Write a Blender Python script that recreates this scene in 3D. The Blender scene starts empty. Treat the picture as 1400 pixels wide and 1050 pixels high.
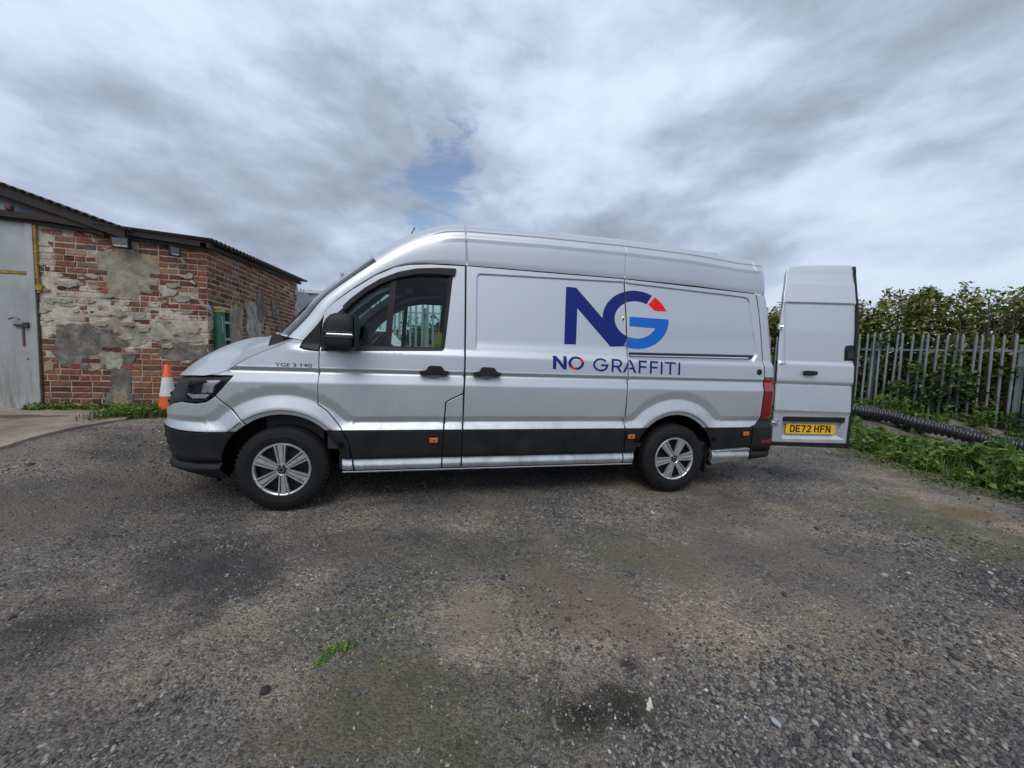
import bpy, bmesh, math, random, bisect
import numpy as np
from mathutils import Vector, Matrix
from mathutils.geometry import delaunay_2d_cdt
random.seed(7); rng = np.random.default_rng(7)
SC = bpy.context.scene
COL = SC.collection
R = math.radians

# ------------------------------------------------------------------ camera
CAM = (1.16, -4.327, 1.327); YAW, PITCH, ROLL = .2188, -.0685, .0344
fw = Vector((math.sin(YAW) * math.cos(PITCH), math.cos(YAW) * math.cos(PITCH), math.sin(PITCH)))
rt = Vector((math.cos(YAW), -math.sin(YAW), 0)); up = rt.cross(fw)
r2 = rt * math.cos(ROLL) + up * math.sin(ROLL); u2 = -rt * math.sin(ROLL) + up * math.cos(ROLL)
cam = bpy.data.cameras.new('camera'); cam.sensor_width = 36; cam.lens = 513.3 / 1400 * 36
cam.clip_start = .05; cam.clip_end = 3000
co = bpy.data.objects.new('camera', cam); COL.objects.link(co)
M = Matrix((r2, u2, -fw)).transposed().to_4x4(); M.translation = Vector(CAM); co.matrix_world = M
SC.camera = co

# ------------------------------------------------------------------ sky: broken cloud over a blue sky
W = bpy.data.worlds.new('World'); SC.world = W; W.use_nodes = True
SUN_EL, SUN_AZ = R(52), R(205)
def build_sky():
    nt = W.node_tree; nt.nodes.clear(); N = nt.nodes.new; L = nt.links.new
    out = N('ShaderNodeOutputWorld')
    sky = N('ShaderNodeTexSky'); sky.sky_type = 'NISHITA'; sky.sun_disc = False
    sky.sun_elevation = SUN_EL; sky.sun_rotation = SUN_AZ; sky.air_density = 1.0; sky.dust_density = .6
    b1 = N('ShaderNodeBackground'); b1.inputs[1].default_value = .13; L(sky.outputs[0], b1.inputs[0])
    tc = N('ShaderNodeTexCoord'); nrm = N('ShaderNodeVectorMath'); nrm.operation = 'NORMALIZE'; L(tc.outputs['Generated'], nrm.inputs[0])
    sep = N('ShaderNodeSeparateXYZ'); L(nrm.outputs[0], sep.inputs[0])
    def m(op, a, b=None, clamp=False):
        n = N('ShaderNodeMath'); n.operation = op; n.use_clamp = clamp
        for i, v in enumerate((a, b)):
            if v is None: continue
            if isinstance(v, (int, float)): n.inputs[i].default_value = v
            else: L(v, n.inputs[i])
        return n.outputs[0]
    zc = m('MAXIMUM', sep.outputs[2], 0.0); zz = m('ADD', zc, .55)
    px = m('MULTIPLY', sep.outputs[0], m('ADD', m('DIVIDE', .16, zz), .72)); py = m('MULTIPLY', sep.outputs[1], m('ADD', m('DIVIDE', .16, zz), .72)); pz = m('MULTIPLY', zc, 1.75)
    def vec(dz):
        c = N('ShaderNodeCombineXYZ'); L(px, c.inputs[0]); L(py, c.inputs[1]); L(m('ADD', pz, dz), c.inputs[2]); return c.outputs[0]
    v0, v1 = vec(0.0), vec(.045)
    def noise(scale, det, rough, loc, dist=0.0, sc=(1, 1, 1), rz=0, v=None):
        mp = N('ShaderNodeMapping'); mp.inputs['Location'].default_value = loc; mp.inputs['Scale'].default_value = sc
        mp.inputs['Rotation'].default_value = (0, 0, rz)
        L(v or v0, mp.inputs[0])
        n = N('ShaderNodeTexNoise'); n.inputs['Scale'].default_value = scale; n.inputs['Detail'].default_value = det
        n.inputs['Roughness'].default_value = rough; n.inputs['Distortion'].default_value = dist
        L(mp.outputs[0], n.inputs[0]); return n.outputs[0]
    ax = (1.0, .85, .95)
    n1 = noise(2.7, 7, .50, SKY_LOC, .10, ax)
    n1u = noise(2.7, 7, .50, SKY_LOC, .10, ax, v=v1)
    n2 = noise(8.0, 9, .62, (1.3, 7.1, 0), .2, ax)
    n3 = noise(.9, 3, .5, (9.3, 2.7, SKY_LOC[0]), .1)
    rel = m('MULTIPLY', m('SUBTRACT', n1u, n1), .85)         # undersides darker, crowns lighter
    dens = m('ADD', m('ADD', m('ADD', m('MULTIPLY', n1, .60), m('MULTIPLY', n2, .18)), m('MULTIPLY', n3, .22)), rel)
    ramp = N('ShaderNodeValToRGB'); L(dens, ramp.inputs[0])
    e = ramp.color_ramp.elements
    e[0].position = .41; e[0].color = (.610, .700, .845, 1)
    e[1].position = .66; e[1].color = (.250, .300, .385, 1)
    for p, c in ((.465, (.545, .630, .775, 1)), (.505, (.480, .560, .705, 1)), (.545, (.395, .465, .590, 1)), (.59, (.325, .385, .485, 1))):
        k = e.new(p); k.color = c
    # brighter, whiter towards the horizon as real decks are
    hz = N('ShaderNodeMapRange'); L(sep.outputs[2], hz.inputs[0]); hz.inputs[1].default_value = 0; hz.inputs[2].default_value = .42
    hz.inputs[3].default_value = .95; hz.inputs[4].default_value = 1.05
    sc = N('ShaderNodeVectorMath'); sc.operation = 'SCALE'; L(ramp.outputs[0], sc.inputs[0]); L(hz.outputs[0], sc.inputs[3])
    b2 = N('ShaderNodeBackground'); b2.inputs[1].default_value = SKY_GAIN; L(sc.outputs[0], b2.inputs[0])
    # gaps in the cloud
    d = HOLE
    vd = N('ShaderNodeVectorMath'); vd.operation = 'DISTANCE'; L(nrm.outputs[0], vd.inputs[0]); vd.inputs[1].default_value = d
    near = N('ShaderNodeMapRange'); L(vd.outputs[1], near.inputs[0]); near.inputs[1].default_value = .0; near.inputs[2].default_value = .24
    near.inputs[3].default_value = .30; near.inputs[4].default_value = -.03
    n4 = noise(3.6, 9, .62, (4.2, 11.3, 0), .3, (1., .8, 1.6), -.5)
    g = m('ADD', n4, near.outputs[0])
    gr = N('ShaderNodeMapRange'); L(g, gr.inputs[0]); gr.inputs[1].default_value = .60; gr.inputs[2].default_value = .76
    gr.interpolation_type = 'SMOOTHSTEP'; gr.inputs[4].default_value = .85
    mx = N('ShaderNodeMixShader'); L(gr.outputs[0], mx.inputs[0]); L(b2.outputs[0], mx.inputs[1]); L(b1.outputs[0], mx.inputs[2])
    L(mx.outputs[0], out.inputs[0])
HOLE = (fw + r2 * (-95 / 513) + u2 * (265 / 513)).normalized()
SKY_LOC = (12.3, 9.1, 0); SKY_GAIN = 1.04
build_sky()
sun = bpy.data.lights.new('sun', 'SUN'); sun.energy = 1.5; sun.angle = R(38); sun.color = (1, .95, .88)
so = bpy.data.objects.new('sun', sun); COL.objects.link(so)
so.rotation_euler = (R(90) - SUN_EL, 0, R(180) - SUN_AZ + R(180)) if False else (Vector((math.sin(SUN_AZ) * math.cos(SUN_EL), math.cos(SUN_AZ) * math.cos(SUN_EL), math.sin(SUN_EL)))).to_track_quat('Z', 'Y').to_euler()
SC.view_settings.view_transform = 'Standard'; SC.view_settings.look = 'None'
SC.view_settings.exposure = .14; SC.view_settings.gamma = 1; SC.view_settings.use_curve_mapping = False
SC.render.engine = 'CYCLES'
SC.cycles.max_bounces = 8; SC.cycles.transparent_max_bounces = 12

# ------------------------------------------------------------------ materials
def nodes_of(name):
    m = bpy.data.materials.new(name); m.use_nodes = True
    nt = m.node_tree; return m, nt, nt.nodes['Principled BSDF']
def setp(b, **k):
    for n, v in k.items():
        n = n.replace('_', ' ')
        b.inputs[n].default_value = v
def rgba(c): return (c[0], c[1], c[2], 1)
def tex_noise(nt, scale, detail=4, rough=.55, coord='Object', mapping=None, dist=0):
    N = nt.nodes.new; L = nt.links.new
    if coord == 'World': g = N('ShaderNodeNewGeometry'); src = g.outputs['Position']
    else: g = N('ShaderNodeTexCoord'); src = g.outputs[coord]
    if mapping:
        mp = N('ShaderNodeMapping'); mp.inputs['Scale'].default_value = mapping; L(src, mp.inputs[0]); src = mp.outputs[0]
    n = N('ShaderNodeTexNoise'); n.inputs['Scale'].default_value = scale; n.inputs['Detail'].default_value = detail
    n.inputs['Roughness'].default_value = rough; n.inputs['Distortion'].default_value = dist; L(src, n.inputs[0]); return n
def ramp(nt, fac, stops):
    r = nt.nodes.new('ShaderNodeValToRGB'); nt.links.new(fac, r.inputs[0]); e = r.color_ramp.elements
    while len(e) > 1: e.remove(e[-1])
    e[0].position = stops[0][0]; e[0].color = rgba(stops[0][1])
    for p, c in stops[1:]:
        k = e.new(p); k.color = rgba(c)
    return r
def mixc(nt, fac, a, b, mode='MIX'):
    n = nt.nodes.new('ShaderNodeMix'); n.data_type = 'RGBA'; n.blend_type = mode
    for i, v in ((0, fac), (6, a), (7, b)):
        if isinstance(v, (int, float)): n.inputs[i].default_value = v
        elif isinstance(v, tuple): n.inputs[i].default_value = rgba(v)
        else: nt.links.new(v, n.inputs[i])
    return n.outputs[2]
def rng_map(nt, v, a, b, c=0, d=1):
    n = nt.nodes.new('ShaderNodeMapRange'); nt.links.new(v, n.inputs[0])
    for i, q in zip((1, 2, 3, 4), (a, b, c, d)): n.inputs[i].default_value = q
    return n.outputs[0]
def bump_n(nt, b, h, strength=.4, dist=.01):
    n = nt.nodes.new('ShaderNodeBump'); n.inputs['Strength'].default_value = strength; n.inputs['Distance'].default_value = dist
    nt.links.new(h, n.inputs['Height']); nt.links.new(n.outputs[0], b.inputs['Normal'])
def simple(name, col, rough=.5, metal=0., var=.12, scale=14, bumps=0., coat=0., spec=.5):
    """a plain material with slight mottling of colour and gloss"""
    m, nt, b = nodes_of(name)
    n = tex_noise(nt, scale)
    c = ramp(nt, n.outputs[0], [(.3, tuple(v * (1 - var) for v in col)), (.7, tuple(min(1, v * (1 + var)) for v in col))])
    nt.links.new(c.outputs[0], b.inputs['Base Color'])
    nt.links.new(rng_map(nt, n.outputs[0], .3, .7, max(0, rough - .06), min(1, rough + .06)), b.inputs['Roughness'])
    setp(b, Metallic=metal, Coat_Weight=coat, Coat_Roughness=.08, Specular_IOR_Level=spec)
    if bumps: bump_n(nt, b, tex_noise(nt, scale * 12, 3).outputs[0], bumps, .003)
    return m
MT = {}
def paint():
    m, nt, b = nodes_of('silver_paint')
    n = tex_noise(nt, 1.6, 5, .6, 'Object')
    dirt = tex_noise(nt, 7, 6, .7, 'Object', (1, 1, .5))
    sep = nt.nodes.new('ShaderNodeSeparateXYZ'); tc = nt.nodes.new('ShaderNodeTexCoord'); nt.links.new(tc.outputs['Object'], sep.inputs[0])
    low = rng_map(nt, sep.outputs[2], 1.05, .30, 0, .8)
    dm = nt.nodes.new('ShaderNodeMath'); dm.operation = 'MULTIPLY'; nt.links.new(low, dm.inputs[0]); nt.links.new(rng_map(nt, dirt.outputs[0], .42, .68), dm.inputs[1])
    base = ramp(nt, n.outputs[0], [(.3, (.53, .565, .605)), (.7, (.555, .59, .63))])
    c = mixc(nt, dm.outputs[0], base.outputs[0], (.28, .27, .25))
    nt.links.new(c, b.inputs['Base Color'])
    nt.links.new(rng_map(nt, dirt.outputs[0], .3, .75, .42, .52), b.inputs['Roughness'])
    setp(b, Metallic=.64, Coat_Weight=.30, Coat_Roughness=.06, Coat_IOR=1.45)
    fl = tex_noise(nt, 900, 2, .5); bump_n(nt, b, fl.outputs[0], .04, .001)
    return m
MT['paint'] = paint()
MT['clad'] = simple('black_cladding', (.0105, .011, .012), .52, var=.5, scale=5, bumps=.12, spec=.32)
MT['gap'] = simple('seal_and_gap_black', (.006, .006, .007), .7)  # also used to darken the panel gaps, in place of their shade
MT['rubber'] = simple('rubber', (.0085, .0085, .009), .75, var=.35, scale=20, bumps=.1, spec=.3)
MT['cover'] = simple('wheel_cover_silver', (.60, .61, .62), .34, .75, var=.1, scale=30, coat=.3)
MT['dark_in'] = simple('wheel_dark', (.010, .010, .011), .6)
MT['chrome'] = simple('bright_metal', (.75, .76, .78), .18, 1., var=.05)
MT['bowl'] = simple('lamp_reflector', (.80, .81, .82), .28, .6, var=.05, coat=.5)
MT['badge'] = simple('badge_chrome', (.10, .10, .11), .3, .8)
MT['red'] = simple('red_lens', (.20, .006, .010), .12, var=.15, scale=20, coat=1.)
MT['orange'] = simple('amber_lens', (.62, .13, .01), .25, var=.2, scale=60, coat=.6)
MT['navy'] = simple('navy_vinyl', (.006, .016, .165), .45, var=.05, spec=.25)
MT['blue'] = simple('blue_vinyl', (.008, .130, .560), .45, var=.05, spec=.25)
MT['redv'] = simple('red_vinyl', (.85, .006, .016), .45, var=.05, spec=.25)
MT['trim'] = simple('cab_trim', (.028, .029, .031), .75, var=.2)
MT['pale_trim'] = simple('pale_trim', (.42, .44, .42), .8, var=.08)
MT['seat'] = simple('seat_cloth', (.035, .036, .04), .9, var=.3, scale=40)
MT['yellow'] = simple('plate_yellow', (.82, .46, .015), .35, var=.05, coat=.3)
MT['ink'] = simple('plate_black', (.01, .01, .01), .4)
MT['white_card'] = simple('white_paper', (.72, .68, .60), .8, var=.1)
MT['hi_vis'] = simple('yellow_cloth', (.50, .38, .04), .8, var=.3, scale=30)
MT['greencloth'] = simple('green_cloth', (.10, .28, .10), .8, var=.3, scale=30)
def glass(name, tint, rough=.0, extra=1.0):
    m = bpy.data.materials.new(name); m.use_nodes = True; nt = m.node_tree; nt.nodes.clear()
    N = nt.nodes.new; L = nt.links.new
    o = N('ShaderNodeOutputMaterial'); t = N('ShaderNodeBsdfTransparent'); t.inputs[0].default_value = rgba(tint)
    g = N('ShaderNodeBsdfGlossy'); g.inputs['Roughness'].default_value = .01
    fr = N('ShaderNodeFresnel'); fr.inputs[0].default_value = 1.5
    mm = N('ShaderNodeMath'); mm.operation = 'MULTIPLY'; mm.inputs[1].default_value = extra; L(fr.outputs[0], mm.inputs[0])
    mx = N('ShaderNodeMixShader'); L(mm.outputs[0], mx.inputs[0]); L(t.outputs[0], mx.inputs[1]); L(g.outputs[0], mx.inputs[2]); L(mx.outputs[0], o.inputs[0])
    return m
MT['glass'] = glass('cab_glass', (.78, .93, .89), extra=1.0)
MT['screen'] = glass('windscreen_glass', (.72, .88, .88), extra=2.2)
MT['lens'] = glass('clear_lens', (.93, .95, .96), extra=.9)

# ------------------------------------------------------------------ mesh helpers
def prop(o, label=None, cat=None, group=None, kind=None):
    if label: o['label'] = label
    if cat: o['category'] = cat
    if group: o['group'] = group
    if kind: o['kind'] = kind
    return o
def link(name, me, parent=None):
    o = bpy.data.objects.new(name, me); COL.objects.link(o)
    if parent is not None: o.parent = parent
    return o
def empty(name, loc=(0, 0, 0), rz=0, parent=None):
    o = bpy.data.objects.new(name, None); COL.objects.link(o); o.location = loc; o.rotation_euler = (0, 0, rz)
    o.empty_display_size = .2
    if parent is not None: o.parent = parent
    return o
def mesh(name, v, f, mat, smooth=False, normals=None):
    me = bpy.data.meshes.new(name); me.from_pydata([tuple(p) for p in v], [], [tuple(q) for q in f]); me.update()
    if mat is not None:
        for mm in (mat if isinstance(mat, (list, tuple)) else [mat]): me.materials.append(mm)
    if smooth: me.polygons.foreach_set('use_smooth', [True] * len(me.polygons))
    if normals is not None: me.normals_split_custom_set_from_vertices([tuple(n) for n in normals])
    return me
def np_mesh(name, V, F, mat, smooth=False):
    """V (n,3) float, F (m,3) int"""
    me = bpy.data.meshes.new(name); me.vertices.add(len(V)); me.vertices.foreach_set('co', V.astype(np.float32).ravel())
    k = F.shape[1]; me.loops.add(F.size); me.loops.foreach_set('vertex_index', F.astype(np.int32).ravel())
    me.polygons.add(len(F)); me.polygons.foreach_set('loop_start', np.arange(0, F.size, k, dtype=np.int32))
    me.polygons.foreach_set('loop_total', np.full(len(F), k, dtype=np.int32))
    me.update(calc_edges=True); me.validate()
    me.materials.append(mat)
    if smooth: me.polygons.foreach_set('use_smooth', np.ones(len(F), dtype=bool))
    return me
class MB:
    """collects simple solids for ONE mesh"""
    def __init__(s): s.v = []; s.f = []
    def add(s, v, f):
        n = len(s.v); s.v += [tuple(p) for p in v]; s.f += [tuple(i + n for i in q) for q in f]; return s
    def box(s, a, b, m=None, bev=0.0):
        (x0, y0, z0), (x1, y1, z1) = a, b
        if bev <= 0:
            v = [(x, y, z) for x in (x0, x1) for y in (y0, y1) for z in (z0, z1)]
            f = [(0, 1, 3, 2), (4, 6, 7, 5), (0, 4, 5, 1), (2, 3, 7, 6), (0, 2, 6, 4), (1, 5, 7, 3)]
        else:
            bm = bmesh.new(); bmesh.ops.create_cube(bm, size=1)
            for q in bm.verts: q.co = Vector(((x0 + x1) / 2 + q.co.x * (x1 - x0), (y0 + y1) / 2 + q.co.y * (y1 - y0), (z0 + z1) / 2 + q.co.z * (z1 - z0)))
            bmesh.ops.bevel(bm, geom=bm.edges[:], offset=bev, segments=2, affect='EDGES', profile=.5)
            bm.verts.index_update(); v = [q.co.copy() for q in bm.verts]; f = [[q.index for q in p.verts] for p in bm.faces]; bm.free()
        if m is not None: v = [m @ Vector(p) for p in v]
        return s.add(v, f)
    def tube(s, pts, r, n=8, cap=True, rad=None):
        pts = [Vector(p) for p in pts]; rings = []
        for i, p in enumerate(pts):
            d = (pts[min(i + 1, len(pts) - 1)] - pts[max(i - 1, 0)]).normalized()
            a = d.cross(Vector((0, 0, 1)));
            if a.length < .05: a = d.cross(Vector((0, 1, 0)))
            a.normalize(); b = d.cross(a); rr = rad[i] if rad else r
            rings.append([p + (a * math.cos(2 * math.pi * k / n) + b * math.sin(2 * math.pi * k / n)) * rr for k in range(n)])
        v = [q for g in rings for q in g]; f = []
        for i in range(len(pts) - 1):
            for k in range(n):
                f.append((i * n + k, i * n + (k + 1) % n, (i + 1) * n + (k + 1) % n, (i + 1) * n + k))
        if cap: f.append(tuple(range(n))[::-1]); f.append(tuple(range((len(pts) - 1) * n, len(pts) * n)))
        return s.add(v, f)
    def lathe(s, prof, n=32, m=None, a0=0, a1=2 * math.pi, closed=True):
        """prof: (radius, axial) round the Y axis"""
        v = []; f = []; k = len(prof); full = abs(a1 - a0 - 2 * math.pi) < 1e-6; cnt = n if full else n + 1
        for i in range(cnt):
            a = a0 + (a1 - a0) * i / n
            for r, y in prof: v.append((r * math.cos(a), y, r * math.sin(a)))
        for i in range(n):
            j = (i + 1) % cnt
            for q in range(k - 1): f.append((i * k + q, i * k + q + 1, j * k + q + 1, j * k + q))
        if m is not None: v = [m @ Vector(p) for p in v]
        return s.add(v, f)
    def prism(s, poly, y0, y1, m=None):
        """poly in (x,z) extruded along y"""
        n = len(poly); v = [(x, y0, z) for x, z in poly] + [(x, y1, z) for x, z in poly]
        f = [tuple(range(n)), tuple(range(2 * n - 1, n - 1, -1))] + [(i, i + n, (i + 1) % n + n, (i + 1) % n) for i in range(n)]
        if m is not None: v = [m @ Vector(p) for p in v]
        return s.add(v, f)
    def build(s, name, mat, parent=None, smooth=False, auto=None):
        me = mesh(name, s.v, s.f, mat, smooth)
        bm = bmesh.new(); bm.from_mesh(me); bmesh.ops.recalc_face_normals(bm, faces=bm.faces); bm.to_mesh(me); bm.free()
        if smooth or auto:
            me.polygons.foreach_set('use_smooth', [True] * len(me.polygons))
            if auto: me.set_sharp_from_angle(angle=R(auto))
        return link(name, me, parent)
def fillet(P, r, n=4):
    out = []; k = len(P)
    for i in range(k):
        rr = r[i] if isinstance(r, (list, tuple)) else r
        p = Vector(P[i]); a = Vector(P[i - 1]) - p; b = Vector(P[(i + 1) % k]) - p
        t = min(rr, a.length * .45, b.length * .45)
        if t < 1e-4: out.append(tuple(p)); continue
        A = p + a.normalized() * t; B = p + b.normalized() * t
        for j in range(n + 1):
            s = j / n; q = A * (1 - s) ** 2 + p * 2 * s * (1 - s) + B * s * s; out.append((q.x, q.y))
    return out
def densify(P, step):
    out = []
    for i, a in enumerate(P):
        b = P[(i + 1) % len(P)]; n = max(1, int(math.ceil(math.hypot(b[0] - a[0], b[1] - a[1]) / step)))
        for j in range(n): out.append((a[0] + (b[0] - a[0]) * j / n, a[1] + (b[1] - a[1]) * j / n))
    return out
def area2(P): return sum(a[0] * b[1] - b[0] * a[1] for a, b in zip(P, P[1:] + P[:1]))
def sdist(P, X):
    """signed distance (positive inside) of points X (n,2) to polygon P"""
    A = np.array(P); B = np.roll(A, -1, 0); d = np.full(len(X), 1e9); ins = np.zeros(len(X), bool)
    for (x1, z1), (x2, z2) in zip(A, B):
        e = np.array([x2 - x1, z2 - z1]); w = X - np.array([x1, z1])
        t = np.clip((w @ e) / (e @ e + 1e-14), 0, 1); q = w - t[:, None] * e; d = np.minimum(d, np.hypot(q[:, 0], q[:, 1]))
        if z1 != z2:
            c = ((z1 > X[:, 1]) != (z2 > X[:, 1])) & (X[:, 0] < (x2 - x1) * (X[:, 1] - z1) / (z2 - z1) + x1); ins ^= c
    return np.where(ins, d, -d)
def sst(a, b, x):
    t = min(1.0, max(0.0, (x - a) / (b - a)))
    return t * t * (3 - 2 * t)
def interp(tab, z):
    if z <= tab[0][0]: return tab[0][1]
    for (a, p), (b, q) in zip(tab, tab[1:]):
        if z <= b: return p + (q - p) * (z - a) / (b - a)
    return tab[-1][1]
H_A = [(.25, .900), (.30, .925), (.34, .950), (.368, .962), (.374, .960), (.42, .942), (.43, .965), (.66, .970), (.76, .970),
       (1.064, .986), (1.072, .985), (1.15, .964), (1.157, .957), (1.190, .981), (1.197, .978), (1.325, .972), (1.335, .970),
       (1.385, .944), (1.40, .942), (2.09, .868), (2.16, .860), (2.48, .805)]
H_B = [p for p in H_A if p[0] < 1.3] + [(1.44, .955), (1.60, .93), (2.16, .86)]      # wing: no window ledge
FRONT = [(.25, -.78), (.29, -.87), (.33, -.99), (.36, -1.055), (.385, -1.055), (.40, -1.01), (.46, -1.04), (.60, -1.075), (.70, -1.09), (.71, -1.085), (.75, -1.075), (.78, -1.075),
         (.90, -1.06), (.915, -1.055), (1.00, -1.005), (1.05, -.985), (1.09, -.955), (1.12, -.935), (1.3, -.82)]
X1 = -.25
# plan shape of the nose: a superellipse quarter, arc-length table
def _plan():
    n = 3.0; A, B = .80, .97; pts = []
    N = 400
    for i in range(N + 1):
        t = (math.pi / 2) * i / N
        t = (math.pi/2) * (i / N)
        cx = max(0, math.sin(t)) ** (2 / n); cy = max(0, math.cos(t)) ** (2 / n)
        pts.append((cx, cy))
    L = [0]
    for (a, b), (c, d) in zip(pts, pts[1:]):
        L.append(L[-1] + math.hypot((c - a) * A, (d - b) * B))
    return pts, L
PLAN, PLEN = _plan()
L0 = PLEN[-1]
def plan_at(u):                          # u < X1 : how far forward (0..1), how far out (1..0)
    s = min(L0, X1 - u)
    i = max(0, min(len(PLEN) - 2, bisect.bisect_right(PLEN, s) - 1))
    t = (s - PLEN[i]) / max(1e-9, PLEN[i + 1] - PLEN[i])
    a, b = PLAN[i], PLAN[i + 1]
    return a[0] + (b[0] - a[0]) * t, a[1] + (b[1] - a[1]) * t
def smin(a, b, k):
    h = max(k - abs(a - b), 0.0) / k
    return min(a, b) - h * h * k * .25
QP = [(-.066, .022), (-.058, .021), (-.004, -.011), (.004, -.015), (.010, -.0145), (.050, 0.0)]
WB = 3.64
def bump(x, z):
    q = z - .735
    for xc in (0.0, WB):
        r = math.hypot(x - xc, z - .352)
        qa = (r - .605) * (.066 / .112)
        if z < .30: qa = 1.
        q = smin(q, qa, .03)
        if r < .492: return .022 - .013 * sst(.492, .488, r) - .006 * sst(.484, .445, r)
    return interp(QP, q)
RECESS = [  # rounded rectangles pressed into the body side: x0,x1(z) ...
    ([(1.572, 2.074), (3.03, 2.112), (3.055, 2.09), (3.06, 1.41), (1.60, 1.39), (1.566, 1.42)], 3.2),
]
def poly_sd(P, x, z):
    d = 1e9; ins = False; n = len(P)
    for i in range(n):
        x1, z1 = P[i]; x2, z2 = P[(i + 1) % n]
        ex, ez = x2 - x1, z2 - z1
        t = max(0, min(1, ((x - x1) * ex + (z - z1) * ez) / (ex * ex + ez * ez + 1e-12)))
        d = min(d, math.hypot(x - x1 - ex * t, z - z1 - ez * t))
        if (z1 > z) != (z2 > z) and x < (x2 - x1) * (z - z1) / (z2 - z1) + x1: ins = not ins
    return d if ins else -d              # positive inside
PR1 = [(1.568, 2.04), (1.575, 2.072), (1.60, 2.083), (3.20, 2.124), (3.20, 1.37), (1.60, 1.37), (1.568, 1.40)]
PR2 = [(2.90, 2.118), (4.45, 2.068), (4.50, 2.055), (4.525, 2.02), (4.60, 1.46), (4.595, 1.44), (4.55, 1.385), (2.90, 1.36)]
def recess(x, z):
    if z < 1.33 or z > 2.15 or x < 1.53 or x > 4.66: return 0.
    if x < 3.066:
        d = poly_sd(PR1, x, z)
        return .013 * sst(-.002, .008, d) * sst(1.385, 1.47, z)
    d = poly_sd(PR2, x, z)
    k = sst(1.75, 1.55, z)
    return (.013 + .007 * k * sst(3.1, 3.3, x)) * sst(-.003 - .019 * k * sst(3.1, 3.3, x), .009, d)
REAR = [(.25, 4.83), (.33, 4.86), (.45, 4.885), (.76, 4.868), (.98, 4.872), (1.2, 4.872), (1.74, 4.83), (2.05, 4.79), (2.38, 4.70)]
def half(x, z):
    z = min(z, 2.48)
    w = sst(.0, .17, x)
    def h(zz): return interp(H_A, zz) * w + interp(H_B, zz) * (1 - w) if w < 1 else interp(H_A, zz)
    hh = (h(z - .004) + 2 * h(z) + h(z + .004)) / 4
    hh += bump(x, z) - recess(x, z)
    xr = interp(REAR, z)
    if x > 3.8: hh -= .012 * ((x - 3.8) / 1.0) ** 2
    if x > xr - .09:
        t = min(1, (x - xr + .09) / .09); hh -= .09 * (1 - math.sqrt(max(0, 1 - t * t)))
    return hh
def S(u, z, off=0.0):
    """body skin: u runs along the side (= x) and round the nose; returns the point, pushed out by off"""
    if off:
        p = S(u, z); n = SN(u, z)
        return (p[0] + n[0] * off, p[1] + n[1] * off, p[2] + n[2] * off)
    if u >= X1: return (u, -half(u, z), z)
    a, b = plan_at(u)
    f = interp(FRONT, z); f = (interp(FRONT, z - .006) + f + interp(FRONT, z + .006)) / 3
    xx = X1 + (f - X1) * a
    return (xx, -half(min(u, X1) if u > -.75 else -.75, z) * b, z)
def SN(u, z):
    e = .003
    a = S(u + e, z); b = S(u - e, z); c = S(u, z + e); d = S(u, z - e)
    p = [a[i] - b[i] for i in range(3)]; q = [c[i] - d[i] for i in range(3)]
    n = (p[1] * q[2] - p[2] * q[1], p[2] * q[0] - p[0] * q[2], p[0] * q[1] - p[1] * q[0])
    l = math.sqrt(sum(v * v for v in n)) or 1
    return (n[0] / l, n[1] / l, n[2] / l)
DA = math.radians(15); DH = (4.868, -.965)
def door_in(w, z):
    lean = (4.872 - interp(REAR, max(z, 1.2))) if z > 1.2 else 0.
    if z < .9: lean += .0
    r = 0.
    if .18 < z: r += interp([(0, .012), (.66, .010), (.84, .004), (.865, -.006), (.89, -.004), (1.14, .012), (1.150, .014), (1.175, .002), (1.19, 0), (1.37, 0), (1.40, .016), (2.03, .016), (2.046, .002), (2.26, 0), (2.275, .006), (2.5, .02)], z)
    if w < .075 and 1.37 < z < 2.04: r -= .014 * sst(.075, .055, w)
    if w < .03: r += .012 * (1 - w / .03) ** 2
    if 2.40 < z: r += .5 * (z - 2.40) ** 1.0 * .6
    return lean + r
def D(w, z, off=0.0):
    if off:
        p = D(w, z); n = DN(w, z); return (p[0] + n[0] * off, p[1] + n[1] * off, p[2] + n[2] * off)
    k = door_in(w, z); c, s = math.cos(DA), math.sin(DA)
    return (DH[0] + c * w + s * k, DH[1] - s * w + c * k, z)
def DN(w, z):
    e = .003; a = D(w + e, z); b = D(w - e, z); c = D(w, z + e); d = D(w, z - e)
    p = [a[i] - b[i] for i in range(3)]; q = [c[i] - d[i] for i in range(3)]
    n = (p[1] * q[2] - p[2] * q[1], p[2] * q[0] - p[0] * q[2], p[0] * q[1] - p[1] * q[0])
    l = math.sqrt(sum(v * v for v in n)) or 1
    return (n[0] / l, n[1] / l, n[2] / l)

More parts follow.
